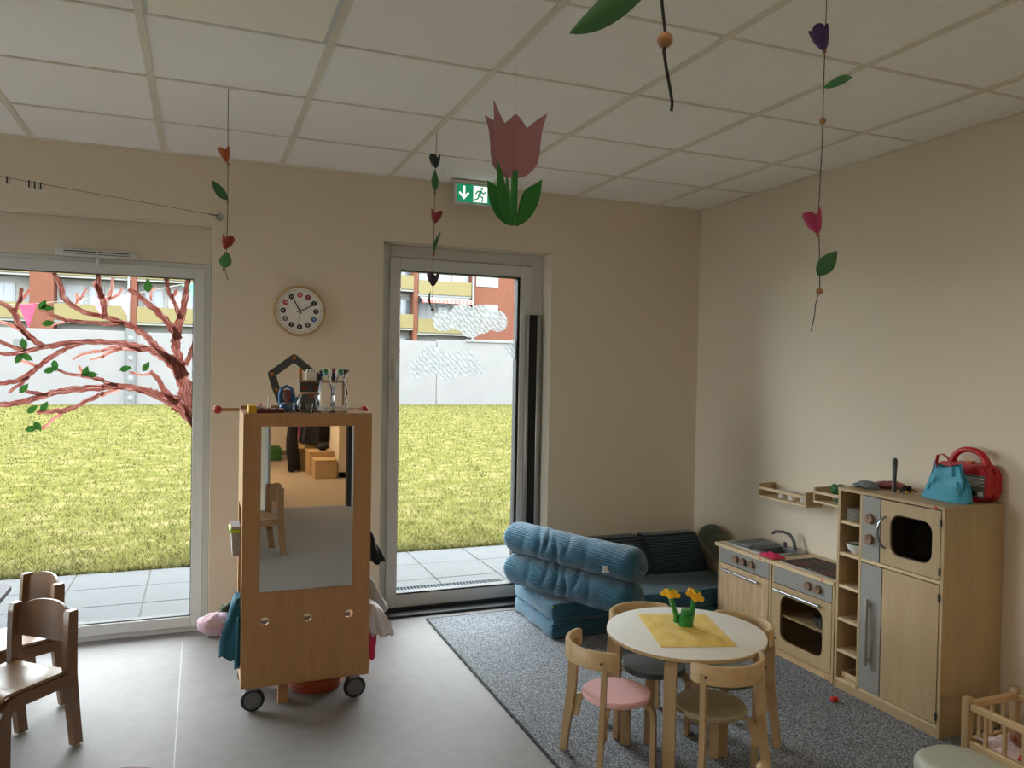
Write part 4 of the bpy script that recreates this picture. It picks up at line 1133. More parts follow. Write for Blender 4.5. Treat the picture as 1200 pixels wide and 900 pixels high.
def stool_chair(material, label, c, rot):
    t = thing('bentwood_chair', label, 'chair', (c[0], c[1], .0085), math.radians(rot), 'bentwood chairs around the round table')
    zs = .29 - .0085
    ob('seat', B().lathe((0, 0, 0), [(.001, zs - .024), (.128, zs - .024), (.135, zs - .019), (.136, zs - .006), (.131, zs), (.001, zs + .001)], 40), material, t, True)
    # curved backrest
    pts = [(-.085, .150, 0)] + [(-.037 + .1628 * math.cos(math.radians(a)), .1628 * math.sin(math.radians(a)), 0) for a in range(114, 247, 6)] + [(-.085, -.150, 0)]
    rings = []
    for i, p in enumerate(pts):
        a, c2 = Vector(pts[max(0, i - 1)]), Vector(pts[min(len(pts) - 1, i + 1)]); d = (c2 - a).normalized(); n_ = Vector((d.y, -d.x, 0)); p = Vector(p)
        k = .004 if i in (0, len(pts) - 1) else 0.
        rings.append([p + n_ * q * .009 + Vector((0, 0, z + (k if z < .45 else -k))) for q, z in ((1, .424), (1, .488), (.7, .4915), (-.7, .4915), (-1, .488), (-1, .424), (-.7, .421), (.7, .421))])
    ob('backrest', B().loft(rings), 'birch_x', t, True)
    for s in (-1, 1):
        wd_ = Vector((.5, s * .866, 0))
        ob('rear_leg', B().bar([(-.152, s * .158, 0), (-.146, s * .147, .10), (-.137, s * .137, .19), (-.131, s * .131, .27), (-.127, s * .129, .36), (-.124, s * .128, .46)], (.6, s * -.8, 0), [.03, .033, .036, .038, .038, .036], .02), 'birch_z', t, True)
        ob('bracket', B().bar([(-.04, s * .045, zs - .033), (-.085, s * .09, zs - .033), (-.104, s * .108, zs - .045), (-.113, s * .117, zs - .07), (-.122, s * .126, .15)], (.7, s * -.7, 0), .036, .015), 'birch_z', t, True)
        u = Vector((.7071, s * .7071, 0))
        ob('front_leg', B().bar([u * .06 + Vector((0, 0, zs - .033)), u * .11 + Vector((0, 0, zs - .033)), u * .133 + Vector((0, 0, zs - .04)), u * .146 + Vector((0, 0, zs - .058)), u * .15 + Vector((0, 0, zs - .085)), u * .152 + Vector((0, 0, 0))], (-u.y, u.x, 0), .038, .019), 'birch_z', t, True)
        ob('screw_plug', B().cyl((-.141, s * .133, .45), (-.147, s * .139, .45), .0045, n=10), 'dark_inside', t, True)
    return t


stool_chair('pink_seat', 'pale bentwood childrens chair with a pink round seat', (-1.758, -2.03), 0)
stool_chair('grey_seat', 'pale bentwood childrens chair with a dark grey round seat', (-1.465, -1.83), -82)
stool_chair('beige_seat', 'pale bentwood childrens chair with an olive beige round seat', (-1.475, -2.252), 92)
stool_chair('green_seat', 'pale bentwood childrens chair with a sage green round seat', (-1.238, -2.02), 188)

# placemat with creases
P = []
o_ = Vector((-1.532, -1.80, 0)); eu = Vector((.285, -.09, 0)); ev = Vector((-.124, -.385, 0))
for i in range(33):
    r_ = []
    for j in range(41):
        u, v = i / 32, j / 40
        p = o_ + eu * u + ev * v
        e = min(1, min(u, 1 - u, v, 1 - v) * 9)
        z = TH + .0016 + .0036 * e * (1 + math.sin(v * 19 + 2 * math.sin(u * 7))) * .5 + .0022 * e * (1 + math.sin(u * 23 - v * 9 + 3 * math.sin(v * 6)))
        r_.append((p.x, p.y, z))
    P.append(r_)
tag(ob('placemat', B().sheet(P, .0014), 'yellow_cloth', sharp=80), 'creased yellow cloth placemat on the round white table', 'placemat')

# toy flowers
V_ = thing('toy_flower_vase', 'chunky green toy vase with two yellow flowers on the placemat', 'toy flowers', (-1.431, -2.01, TH + .006))
vx, vy, z0 = -1.431, -2.015, TH + .0085
ob('vase', B().cyl((vx, vy, z0), (vx, vy, z0 + .045), .030, n=24).cyl((vx, vy, z0 + .045), (vx, vy, z0 + .066), .021, .020, n=20).box(vx - .046, vx - .022, vy + .004, vy + .024, z0 + .012, z0 + .045, .002), 'brick_green', V_)
def fl(base, top, tilt, rz):
    ob('stem', B().bar([base, (Vector(base) + Vector(top)) / 2, top], (0, 1, .1), .014, .016), 'brick_green', V_)
    b_ = B()
    pr_ = []
    for k in range(60):
        a = 2 * PI * k / 60; r = .034 + .008 * math.cos(5 * a); pr_.append((r * math.cos(a), r * math.sin(a)))
    b_.prism(pr_, 'z', 0, .014)
    bmesh.ops.bevel(b_.bm, geom=[e for e in b_.bm.edges if abs((e.verts[0].co - e.verts[1].co).z) < 1e-6], offset=.002, segments=2, affect='EDGES')
    Mx = Matrix.Translation(top) @ Matrix.Rotation(rz, 4, 'Z') @ Matrix.Rotation(tilt, 4, 'X')
    f_ = ob('flower', b_.move(Mx), 'brick_yellow', V_)
    ob('flower_centre', B().cyl((0, 0, .012), (0, 0, .024), .019, .018, 20).move(Mx), 'brick_yellow', f_)
    ob('flower_stud', B().cyl((0, 0, .024), (0, 0, .030), .009, n=14).move(Mx), 'brick_green', f_)
fl((vx - .036, vy + .012, z0 + .03), (vx - .065, vy + .02, z0 + .125), .12, .4)
fl((vx + .024, vy - .004, z0 + .02), (vx + .036, vy - .002, z0 + .118), .5, .5)

# ================================================================== wooden chairs and table by the tree window
def ply_chair(label, loc, rot, group=None):
    t = thing('plywood_chair', label, 'chair', (loc[0], loc[1], 0), math.radians(rot), group)
    for s in (-1, 1):
        b_ = B().bar([(-.034, s * .148, .006), (-.016, s * .148, .15), (0, s * .148, .3), (0, s * .148, .42), (-.004, s * .148, .548), (-.0045, s * .148, .556)], (1, 0, 0), [.042, .046, .05, .048, .044, .034], .028)
        ob('back_post', b_, 'beech', t, True)
        ob('foot_glide', B().cyl((-.034, s * .148, 0), (-.034, s * .148, .007), .011, n=12), 'white_plastic', t, True)
        # front leg and side rail in one bent piece
        pth = [(.012, s * .148, .283), (.14, s * .148, .283), (.232, s * .148, .283), (.262, s * .148, .276), (.279, s * .148, .26), (.286, s * .148, .236), (.288, s * .148, .15), (.29, s * .148, .006)]
        ob('side_frame', B().bar(pth, (0, 1, 0), .028, .046), 'beech', t, True)
        ob('foot_glide', B().cyl((.29, s * .148, 0), (.29, s * .148, .007), .011, n=12), 'white_plastic', t, True)
    # moulded seat
    P = []
    for i in range(23):
        r_ = []
        for j in range(25):
            x, y = .004 + .318 * i / 22, -.148 + .296 * j / 24
            dd = ((x - .15) / .13) ** 2 + (y / .13) ** 2
            z = .3145 - .014 * max(0, 1 - dd) ** .8 - .03 * max(0, (x - .265) / .05) ** 2
            r_.append((x, y, z))
        P.append(r_)
    ob('seat', B().sheet(P, .012), 'beech_x', t, True)
    # curved backrest with a bowed top
    P = []
    for j in range(25):
        q = -1 + 2 * j / 24; y = q * .135
        zt = .575 - .035 * abs(q) ** 2.6 - (.02 if abs(q) > .97 else 0); zb = .425 - .012 * (1 - q * q)
        r_ = []
        for i in range(9):
            v = i / 8; z = zb + (zt - zb) * v
            x = -.002 - .032 * (1 - q * q) - .006 * v
            r_.append((x, y, z))
        P.append(r_)
    ob('backrest', B().sheet(P, .010), 'beech', t, True)
    ob('cross_rail', B().box(.262, .280, -.134, .134, .25, .288, .002), 'beech_x', t, True)
    return t


ply_chair('stained beech childrens chair standing on the linoleum in front of a matching chair', (-3.889, -1.096), 230)
ply_chair('beech childrens chair standing close to the tree window', (-3.969, -.623), 214)
ply_chair('pale beech childrens chair reflected in the cart mirror', (-2.725, -4.18), 166)
tb = thing('classroom_table', 'low table with grey laminate top beside the beech chairs', 'table', (-4.7, -1.1, 0))
ob('table_top', B().prism([(-4.16, -.53), (-4.085, -.63), (-4.085, -1.6), (-4.16, -1.68), (-5.3, -1.68), (-5.38, -1.6), (-5.38, -.6), (-5.3, -.53)], 'z', .512, .533), 'table_grey', tb)
for x, y in ((-4.3, -.66), (-4.3, -1.5), (-5.2, -.66), (-5.2, -1.5)): ob('leg', B().cyl((x, y, 0), (x, y, .512), .022, n=14), 'beech', tb)
sr = thing('round_stool', 'round stool with a dark red top standing on the linoleum', 'stool', (-3.53, -2.56, 0))
ob('stool_top', B().lathe((-3.51, -2.56, 0), [(.001, .42), (.17, .42), (.182, .428), (.182, .442), (.172, .45), (.001, .45)], 40), 'maroon', sr)
for a in (30, 150, 270): ob('leg', B().cyl((-3.51 + .15 * math.cos(math.radians(a)), -2.56 + .15 * math.sin(math.radians(a)), 0), (-3.51 + .12 * math.cos(math.radians(a)), -2.56 + .12 * math.sin(math.radians(a)), .42), .014, n=12), 'beech', sr)
sk_ = tag(ob('wooden_skittle', B().lathe((-1.475, -2.56, .0085), [(.001, 0), (.024, .0), (.03, .03), (.026, .09), (.014, .13), (.016, .145), (.025, .165), (.024, .185), (.012, .199), (.001, .2)], 20), 'birch_x'), 'small wooden skittle figure on the carpet behind the olive beige chair', 'toy')
pf = thing('foam_pouf', 'sage green vinyl foam pouf with rounded corners beside the doll bed', 'pouf', (-1.016, -3.06, .0085))
prof_ = [(0, .0085), (0, .29)] + [(.03 * (1 - math.cos(k * PI / 10)), .29 + .03 * math.sin(k * PI / 10)) for k in range(1, 6)]
b_ = B().loft([[(x, y, z) for x, y in rrect(-1.145 + o2, -.888 - o2, -3.3 + o2, -2.825 - o2, .11 - o2, 8)] for o2, z in prof_])
ob('pouf_cover', b_, 'sage_vinyl', pf)
ob('pouf_seam', B().prism(rrect(-1.1465, -.8865, -3.3015, -2.8235, .1115, 8), 'z', .285, .289), 'sage_vinyl', pf)

# doll bed
cr = thing('doll_bed', 'slatted wooden doll bed beside the tall play cabinet', 'doll bed', (-.35, -2.83, .0085))
bx0, bx1, by0, by1 = -.495, -.225, -3.08, -2.565
for x in (bx0, bx1):
    for y in (by0, by1): ob('post', B().box(x - .015, x + .015, y - .015, y + .015, .0085, .302, .004, 2), 'birch_z', cr)
for x in (bx0, bx1):
    ob('top_rail', B().box(x - .01, x + .01, by0 + .015, by1 - .015, .255, .283, .003), 'birch_y', cr); ob('bottom_rail', B().box(x - .01, x + .01, by0 + .015, by1 - .015, .105, .14, .003), 'birch_y', cr)
    for k in range(6): ob('slat', B().box(x - .006, x + .006, by1 - .08 - k * .075 - .006, by1 - .08 - k * .075 + .006, .14, .255), 'birch_z', cr)
for y in (by0, by1):
    ob('top_rail', B().box(bx0 + .015, bx1 - .015, y - .01, y + .01, .255, .283, .003), 'birch_x', cr); ob('bottom_rail', B().box(bx0 + .015, bx1 - .015, y - .01, y + .01, .105, .14, .003), 'birch_x', cr)
    for k in range(3): ob('slat', B().box(bx0 + .062 + k * .068, bx0 + .074 + k * .068, y - .006, y + .006, .14, .255), 'birch_z', cr)
ob('bed_base', B().box(bx0 + .01, bx1 - .01, by0 + .01, by1 - .01, .108, .118), 'birch_y', cr)
P = []
for i in range(13):
    P.append([(bx0 + .02 + (bx1 - bx0 - .04) * i / 12, by1 - .02 - .2 * j / 12, .128 + .022 * (1 - max(abs(i / 6 - 1), abs(j / 6 - 1)) ** 3) + .004 * math.sin(i * 2 + j) + (.02 if (i == 0 and j < 3) else 0)) for j in range(13)])
tag(ob('doll_pillow', B().sheet(P, .012), 'pink_white_fabric'), 'pale pink patterned doll pillow in the slatted doll bed', 'pillow')
dl = thing('doll', 'brown faced doll lying under a red cover in the doll bed', 'doll', (-.36, -2.78, .15))
ob('doll_head', B().ball((-.375, -2.70, .185), .042, 16, (1, 1.05, .95), 12).ball((-.375, -2.712, .226), .009, 8).ball((-.418, -2.70, .185), .011, 8).ball((-.332, -2.70, .185), .011, 8), 'skin', dl)
P = []
for i in range(11):
    P.append([(-.47 + .22 * i / 10, -2.755 - .26 * j / 10, .135 + .055 * math.sin(PI * i / 10) ** .7 * (1 - .3 * j / 10) + .004 * math.sin(i * 3 + j * 2)) for j in range(11)])
ob('doll_cover', B().sheet(P, .01), 'red', dl)
for k in range(14): ob('cover_dot', B().ball((-.44 + .05 * (k % 4), -2.79 - .055 * (k // 4), .142 + .055 * math.sin(PI * ((-.44 + .05 * (k % 4)) + .47) / .22) ** .7 * (1 - .3 * (.035 + .055 * (k // 4)) / .26)), .006, 8, (1, 1, .4)), 'white', dl)

# ================================================================== mirror cart
cx0, cx1, cyf, cyb, cz0, cz1 = -3.123, -2.555, -1.10, -.70, .125, 1.335
ca = thing('dressing_cart', 'wooden dressing up cart on castors with a tall mirror in its front', 'cart', (-2.84, -.9, 0))
fp = B()
# front panel pieces around the mirror opening and the three finger holes
fp.box(cx0, -3.047, cyf, cyf + .018, .533, cz1); fp.box(-2.636, cx1, cyf, cyf + .018, .533, cz1); fp.box(-3.047, -2.636, cyf, cyf + .018, 1.277, cz1)
fp.box(cx0, cx1, cyf, cyf + .018, .46, .533); fp.box(cx0, cx1, cyf, cyf + .018, cz0, .36)
for (u0, u1, hx) in ((cx0, -2.93, -3.024), (-2.93, -2.745, -2.839), (-2.745, cx1, -2.65)):
    fp.ring((u0, u1, .36, .46), (hx, .407, .0185, .0185, .0184), 'y', cyf, cyf + .018)
ob('front_panel', fp, 'cart_wood', ca)
ob('mirror_ledge', B().box(-3.047, -2.636, cyf + .001, cyf + .017, .5, .536), 'cart_wood_x', ca)
ob('mirror', B().box(-3.047, -2.636, cyf + .008, cyf + .012, .533, 1.277), 'mirror', ca)
ob('mirror_backing', B().box(-3.06, -2.62, cyf + .018, cyf + .028, .52, 1.29), 'cart_wood', ca)
ob('side_panel', B().box(cx0, cx0 + .018, cyf + .018, cyb, cz0, .2).box(cx0, cx0 + .018, cyf + .018, cyb, .9, cz1).box(cx0, cx0 + .018, cyf + .018, cyf + .07, .2, .9).box(cx0, cx0 + .018, cyb - .06, cyb, .2, .9), 'cart_wood', ca)
ob('side_panel', B().box(cx1 - .018, cx1, cyf + .018, cyb, cz0, .2).box(cx1 - .018, cx1, cyf + .018, cyb, .9, cz1).box(cx1 - .018, cx1, cyf + .018, cyf + .07, .2, .9).box(cx1 - .018, cx1, cyb - .06, cyb, .2, .9), 'cart_wood', ca)
ob('back_panel', B().box(cx0 + .018, cx1 - .018, cyb - .012, cyb, .5, cz1), 'cart_wood', ca)
ob('top_board', B().box(cx0 + .018, cx1 - .018, cyf + .018, cyb, cz1 - .02, cz1 - .002), 'cart_wood_x', ca)
ob('base_board', B().box(cx0, cx1, cyf + .004, cyb, cz0 - .014, cz0, .001), 'cart_wood_x', ca)
ob('support_block', B().box(-2.955, -2.91, -1.03, -.985, .001, cz0 - .014), 'cart_wood', ca)
for x in (-3.07, -2.615):
    for y in (-1.075, -.76):
        cs_ = ob('castor', B().box(x - .028, x + .022, y - .012, y + .03, .088, cz0 - .0145, .004).box(x - .034, x - .026, y + .008, y + .03, .03, .1, .003), 'castor_steel', ca)
        w_ = ob('castor_wheel', B().lathe((x, y, .053), [(.001, -.014), (.04, -.014), (.05, -.010), (.0525, 0), (.05, .010), (.04, .014), (.001, .014)], 28, Matrix.Rotation(PI / 2, 3, 'X').to_4x4()), 'castor_black', cs_)
        ob('wheel_disc', B().lathe((x, y - .0145, .053), [(.001, -.003), (.034, -.002), (.038, .002), (.001, .003)], 24, Matrix.Rotation(PI / 2, 3, 'X').to_4x4()), 'castor_grey', cs_)
rod = ob('dowel_rod', B().cyl((-3.215, -.655, 1.329), (-2.505, -.655, 1.329), .0085, n=12), 'cart_wood_x', ca)
for x in (-3.222, -2.505): ob('rod_knob', B().ball((x, -.655, 1.329), .0205, 16, (1, 1, 1), 10), 'ball_red', rod)
ob('rod_post', B().box(-3.118, -3.05, -.70, -.66, .95, 1.352, .002), 'cart_wood', ca)

bk = thing('basket', 'round orange brown basket on the floor under the mirror cart', 'basket', (-2.76, -.86, 0))
rr = [(.001, .002), (.125, .002)]
b_ = B().lathe((-2.765, -.86, 0), [(.001, .002), (.12, .002), (.135, .05), (.14, .095), (.132, .095), (.127, .05), (.112, .01), (.001, .01)], 36)
ob('basket_body', b_, 'rust', bk)
for k in range(5): ob('basket_hoop', B().tube([(-2.765 + (.124 + k * .0035) * math.cos(a), -.86 + (.124 + k * .0035) * math.sin(a), .015 + k * .018) for a in [2 * PI * q / 36 for q in range(37)]], .005, 6), 'brick_red', bk)


def garment(name, label, cat, material, top, bot, w0, w1, dep, folds=5, seed=0, wob=.012, parent=None, group=None):
    """hanging cloth: rippled rings from top to bottom"""
    top, bot = Vector(top), Vector(bot); rr = []; r_ = random.Random(seed)
    ph = [r_.uniform(0, 6) for _ in range(4)]
    for i in range(13):
        t = i / 12; c = top.lerp(bot, t) + Vector((math.sin(t * 5 + ph[0]) * wob, math.sin(t * 4 + ph[1]) * wob, 0)) * t
        w = (w0 + (w1 - w0) * min(1, t * 1.6)) / 2 * (1 - .55 * (1 - min(1, t / .12)))
        ring = []
        for k in range(28):
            a = 2 * PI * k / 28
            q = 1 + .16 * min(1, t * 2) * math.sin(folds * a + ph[2] + t * 1.5) + .06 * math.sin(3 * a + ph[3] + t * 6)
            ring.append(c + Vector((math.cos(a) * w * q, math.sin(a) * dep / 2 * q, .012 * math.sin(folds * a + ph[1]) * (t > .95))))
        rr.append(ring)
    o = ob(name, B().loft(rr), material, parent)
    if parent is None: tag(o, label, cat, group)
    return o


# dressing-up clothes hanging out of the cart sides
jk = thing('toy_jacket', 'teal dress up jacket with pale cuff hanging out of the cart side beside the window', 'jacket', (-3.15, -.96, .19))
garment('jacket_body', '', '', 'teal_fabric', (-3.135, -.97, .5), (-3.155, -.97, .23), .05, .10, .13, 4, 1, parent=jk)
garment('sleeve', '', '', 'teal_fabric', (-3.13, -1.02, .42), (-3.125, -1.03, .2), .03, .045, .06, 3, 2, .004, parent=jk)
ob('cuff', B().tube([(-3.125, -1.03, .222), (-3.125, -1.031, .19)], [.026, .024], 14), 'skyblue', jk)
def lump(name, label, cat, material, c, r, sc, seed, amp=.18, group=None):
    r_ = random.Random(seed); ph = [r_.uniform(0, 6) for _ in range(6)]
    b_ = B().ball(c, r, 24, sc, 16); c = Vector(c)
    for v in b_.bm.verts:
        d_ = v.co - c; n_ = d_.normalized() if d_.length > 1e-6 else Vector((0, 0, 1))
        k = math.sin(n_.x * 5 + ph[0]) * math.sin(n_.y * 6 + ph[1]) + math.sin(n_.z * 7 + ph[2] + n_.x * 3) * .7 + .4 * math.sin(n_.x * 13 + n_.z * 11 + ph[3])
        v.co = c + d_ * (1 + amp * k * .5)
    return tag(ob(name, b_, material), label, cat, group)


lump('plush_toy', 'fluffy pale pink soft toy sticking out of the cart beside the window', 'soft toy', 'pink_fabric', (-3.225, -.93, .365), .075, (1.1, .8, .62), 3)
lump('camouflage_cap', 'dark green patterned cap squeezed between the pink soft toy and teal jacket', 'cap', 'green_fabric', (-3.165, -.87, .375), .055, (.9, .9, 1.2), 5)
lump('red_scarf', 'crumpled red scarf below the pale pink soft toy', 'scarf', 'red', (-3.165, -.86, .275), .045, (.9, .9, .7), 8)
bnb = thing('hanging_bin', 'grey bin with a lime rim hanging on the cart side', 'bin', (-3.148, -.93, .68))
ob('bin_body', B().prism([(-3.165, .82), (-3.158, .685), (-3.126, .685), (-3.126, .82)], 'y', -1.0, -.86), 'grey_fabric', bnb)
ob('bin_rim', B().box(-3.172, -3.125, -1.006, -.854, .79, .806, .003), 'lime', bnb)
garment('black_cape', 'black cape corner hanging from the cart side beside the terrace door', 'cape', 'black_fabric', (-2.535, -.98, .76), (-2.508, -.98, .61), .02, .075, .07, 3, 11)
garment('grey_scarf', 'pale grey scarf hanging from the cart side above the white skirt', 'scarf', 'grey_fabric', (-2.53, -.92, .53), (-2.475, -.93, .36), .03, .08, .08, 4, 12)
garment('tulle_skirt', 'white tulle skirt bulging out of the cart side', 'skirt', 'white_fabric', (-2.535, -1.02, .43), (-2.48, -1.02, .27), .05, .12, .1, 7, 13)
garment('pink_ribbon_dress', 'hot pink dress hanging lowest on the cart side beside the terrace door', 'dress', 'pink_hot', (-2.535, -1.0, .36), (-2.52, -1.0, .155), .03, .06, .06, 4, 14)
garment('yellow_scarf', 'yellow scarf end hanging below the hot pink dress', 'scarf', 'yellow', (-2.532, -.93, .3), (-2.525, -.93, .06), .02, .035, .04, 3, 15)

# ---- toys on the cart top
zt = cz1 - .0015
for i, x in enumerate((-2.757, -2.688)):
    bo = thing('plastic_bottle', 'clear plastic water bottle with green cap on the cart, ' + ('next to the glass jar' if i == 0 else 'further from the glass jar'), 'bottle', (x, -1.0, zt), 0, 'water bottles on the cart')
    ob('bottle_body', B().lathe((x, -1.0, zt), [(.001, .0), (.030, .0), (.034, .005), (.034, .05), (.030, .062), (.030, .07), (.036, .085), (.035, .1), (.026, .135), (.016, .165), (.012, .178), (.012, .188), (.0115, .188), (.0115, .178), (.0155, .165), (.0255, .135), (.0345, .1), (.0335, .05), (.0335, .006), (.001, .001)], 28), 'clear_plastic', bo)
    ob('bottle_label', B().lathe((x, -1.0, zt), [(.0343, .008), (.0346, .008), (.0346, .03), (.0343, .03)], 28), 'label_white', bo)
    ob('bottle_cap', B().lathe((x, -1.0, zt), [(.001, .183), (.0135, .183), (.0135, .2), (.012, .202), (.001, .202)], 20), 'brick_green', bo)
    ob('cap_ring', B().lathe((x, -1.0, zt), [(.0125, .174), (.0145, .174), (.0145, .182), (.0125, .182)], 20), 'blue', bo)
jr = thing('glass_jar', 'wide clear glass jar with a wooden rim on the cart', 'jar', (-2.83, -.95, zt))
ob('jar_glass', B().lathe((-2.828, -.93, zt), [(.001, 0), (.052, 0), (.056, .008), (.053, .05), (.042, .08), (.04, .084), (.039, .084), (.041, .078), (.051, .05), (.054, .01), (.001, .004)], 32), 'clear_plastic', jr)
ob('jar_rim', B().lathe((-2.828, -.93, zt), [(.036, .084), (.046, .084), (.047, .092), (.036, .092)], 32), 'cart_wood', jr)
for x, y, lab in ((-2.915, -1.0, 'small clear plastic cup beside the red board game'), (-2.833, -1.035, 'small clear plastic cup in front of the glass jar')):
    tag(ob('clear_cup', B().lathe((x, y, zt), [(.001, 0), (.017, 0), (.023, .042), (.022, .042), (.016, .002), (.001, .002)], 20), 'clear_plastic'), lab, 'cup', 'clear cups on the cart')
# blue doll seat
ds = thing('doll_car_seat_toy', 'blue plastic doll seat with a padded back on the cart', 'toy seat', (-2.916, -.86, zt))
ob('seat_shell', B().tube([(-2.946, -.85, zt + .03), (-2.948, -.845, zt + .075), (-2.94, -.842, zt + .105), (-2.916, -.84, zt + .118), (-2.892, -.842, zt + .105), (-2.884, -.845, zt + .075), (-2.886, -.85, zt + .03)], .0075, 10).box(-2.945, -2.887, -.845, -.838, zt + .02, zt + .1, .003), 'blue', ds)
ob('seat_base', B().box(-2.95, -2.882, -.91, -.84, zt, zt + .03, .008, 2), 'blue', ds)
ob('seat_pad', B().ball((-2.916, -.875, zt + .034), .03, 16, (1, 1, .35)).ball((-2.916, -.851, zt + .07), .02, 14, (1, .4, 1.7)), 'grey', ds)
ob('seat_belt', B().bar([(-2.928, -.858, zt + .1), (-2.926, -.868, zt + .06), (-2.916, -.882, zt + .045)], (0, 1, .4), .008, .003).bar([(-2.904, -.858, zt + .1), (-2.906, -.868, zt + .06), (-2.916, -.882, zt + .045)], (0, 1, .4), .008, .003), 'red', ds)
tag(ob('pale_ball', B().ball((-2.868, -.82, zt + .047), .022, 14, (1, 1, .9)).cyl((-2.868, -.82, zt), (-2.868, -.82, zt + .03), .012, n=12), 'skyblue'), 'pale blue round knob toy between doll seat and jar', 'toy')
# toy digger arm
ex = thing('toy_excavator', 'grey wooden toy crane arm with orange joints standing on the cart', 'toy crane', (-2.94, -.74, zt))
ya = -.74
J = [(-2.93, 1.365), (-2.954, 1.43), (-2.977, 1.508), (-2.872, 1.588), (-2.745, 1.485)]
def armseg(a, b2, w, y):
    a, b2 = Vector((a[0], y, a[1])), Vector((b2[0], y, b2[1]))
    d_ = (b2 - a).normalized(); n_ = Vector((-d_.z, 0, d_.x)); pts = []
    for k in range(9): t = PI / 2 + PI * k / 8; pts.append(a + (d_ * math.cos(t) + n_ * math.sin(t)) * w)
    for k in range(9): t = -PI / 2 + PI * k / 8; pts.append(b2 + (d_ * math.cos(t) + n_ * math.sin(t)) * w)
    return [(p.x, p.z) for p in pts]
for i in range(4):
    yy_ = ya + (.012 if i % 2 else 0)
    ob('arm_segment', B().prism(armseg(J[i], J[i + 1], .0185 if i else .017, yy_), 'y', yy_ - .006, yy_ + .006), 'slate', ex)
for (x, z) in J[1:4]: ob('joint_pin', B().cyl((x, ya - .012, z), (x, ya + .022, z), .009, n=14), 'orange', ex)
ob('crane_base', B().box(-2.985, -2.88, -.79, -.71, zt, zt + .022, .003), 'tan', ex)
# toy tower shelf with figures
tw = thing('toy_tower', 'dark toy house with a wooden roof board behind the bottles', 'toy house', (-2.73, -.76, zt))
ob('tower_body', B().box(-2.85, -2.755, -.79, -.74, zt, 1.47, .002), 'slate', tw)
ob('tower_post', B().box(-2.64, -2.63, -.77, -.755, zt, 1.47, .001), 'tan', tw)
ob('roof_board', B().box(-2.86, -2.62, -.81, -.72, 1.47, 1.479, .001), 'tan', tw)
for x, z in ((-2.83, 1.44), (-2.79, 1.40), (-2.775, 1.445)): ob('red_shutter', B().box(x - .014, x + .014, -.794, -.79, z - .006, z + .006), 'brick_red', tw)
def figure(name, label, x, y, z, h, body, head, cat='toy figure'):
    t = thing(name, label, cat, (x, y, z), 0, 'toy figures on the roof board')
    ob('figure_body', B().lathe((x, y, z), [(.001, 0), (.011, 0), (.012, h * .3), (.008, h * .45), (.011, h * .6), (.004, h * .7), (.001, h * .7)], 14), body, t)
    ob('figure_head', B().ball((x, y, z + h * .82), h * .18, 12), head, t)
    return t
zr = 1.4792
figure('toy_figure', 'orange toy figure at the crane end of the roof board', -2.845, -.765, zr, .058, 'tan', 'orange')
kx = thing('toy_castle', 'white toy castle block with battlements on the roof board', 'toy castle', (-2.792, -.765, zr))
ob('castle_block', B().box(-2.818, -2.768, -.78, -.75, zr, zr + .042, .002), 'white', kx)
for k in range(4): ob('battlement', B().box(-2.816 + k * .0135, -2.809 + k * .0135, -.78, -.75, zr + .042, zr + .054), 'white', kx)
figure('toy_figure', 'dark green toy robot figure beside the white castle', -2.745, -.765, zr, .052, 'dark_green', 'slate')
f_ = figure('toy_figure', 'blue and red toy figure with a flat hat above the bottles', -2.683, -.765, zr, .06, 'dark_blue', 'burgundy')
ob('flat_hat', B().cyl((-2.683, -.765, zr + .056), (-2.683, -.765, zr + .062), .016, n=16), 'grey', f_)
br = thing('toy_bird', 'small black toy bird perched on the end of the roof board', 'toy bird', (-2.628, -.765, zr))
ob('bird_body', B().ball((-2.628, -.765, zr + .045), .012, 12, (1.2, .8, 1)).cyl((-2.63, -.765, zr), (-2.63, -.765, zr + .036), .003, n=8).prism([(-2.618, zr + .05), (-2.605, zr + .058), (-2.612, zr + .042)], 'y', -.768, -.762), 'black', br)
# board game, stick, yellow box
gm = thing('board_game', 'red and white patterned game box lying on the cart', 'game box', (-3.01, -.97, zt))
ob('box_lid', B().box(-3.08, -2.94, -1.03, -.91, zt, zt + .018, .002), 'maroon', gm)
for k in range(4): ob('box_print', B().prism([(-3.07 + k * .034, -1.0), (-3.05 + k * .034, -.95), (-3.045 + k * .034, -1.0)], 'z', zt + .018, zt + .0184), 'white', gm)
tp_ = thing('spinning_top', 'small white and red toy spinning top on the game box', 'toy', (-3.045, -.97, zt + .0185))
ob('top_disc', B().lathe((-3.045, -.97, zt + .0185), [(.001, 0), (.006, .002), (.026, .008), (.022, .012), (.001, .013)], 24), 'white', tp_)
ob('top_button', B().ball((-3.045, -.97, zt + .034), .008, 12, (1, 1, .7)), 'red', tp_)
tag(ob('white_stick', B().tube([(-3.008, -.965, zt + .019), (-3.009, -.965, zt + .04), (-3.006, -.965, zt + .074)], [.005, .0035, .004], 10), 'white'), 'thin white stick standing on the game box', 'stick')
tag(ob('yellow_box', B().box(-3.1, -3.066, -1.06, -.92, zt, zt + .034, .002), 'yellow'), 'small yellow card box on the cart corner beside the rod end', 'box')

# ================================================================== on the walls and ceiling
def text(name, s, size, loc, material, parent, ext=.0004, rot=(PI / 2, 0, 0)):
    cu = bpy.data.curves.new(name, 'FONT'); cu.body = s; cu.size = size; cu.extrude = ext; cu.align_x = 'CENTER'; cu.align_y = 'CENTER'
    o = bpy.data.objects.new(name, cu); COL.objects.link(o); cu.materials.append(MATS[material])
    me = bpy.data.meshes.new_from_object(o); bpy.data.objects.remove(o); bpy.data.curves.remove(cu)
    o = link(name, me, None, parent); o.location = full_matrix(parent).inverted() @ Vector(loc); o.rotation_euler = rot
    return o


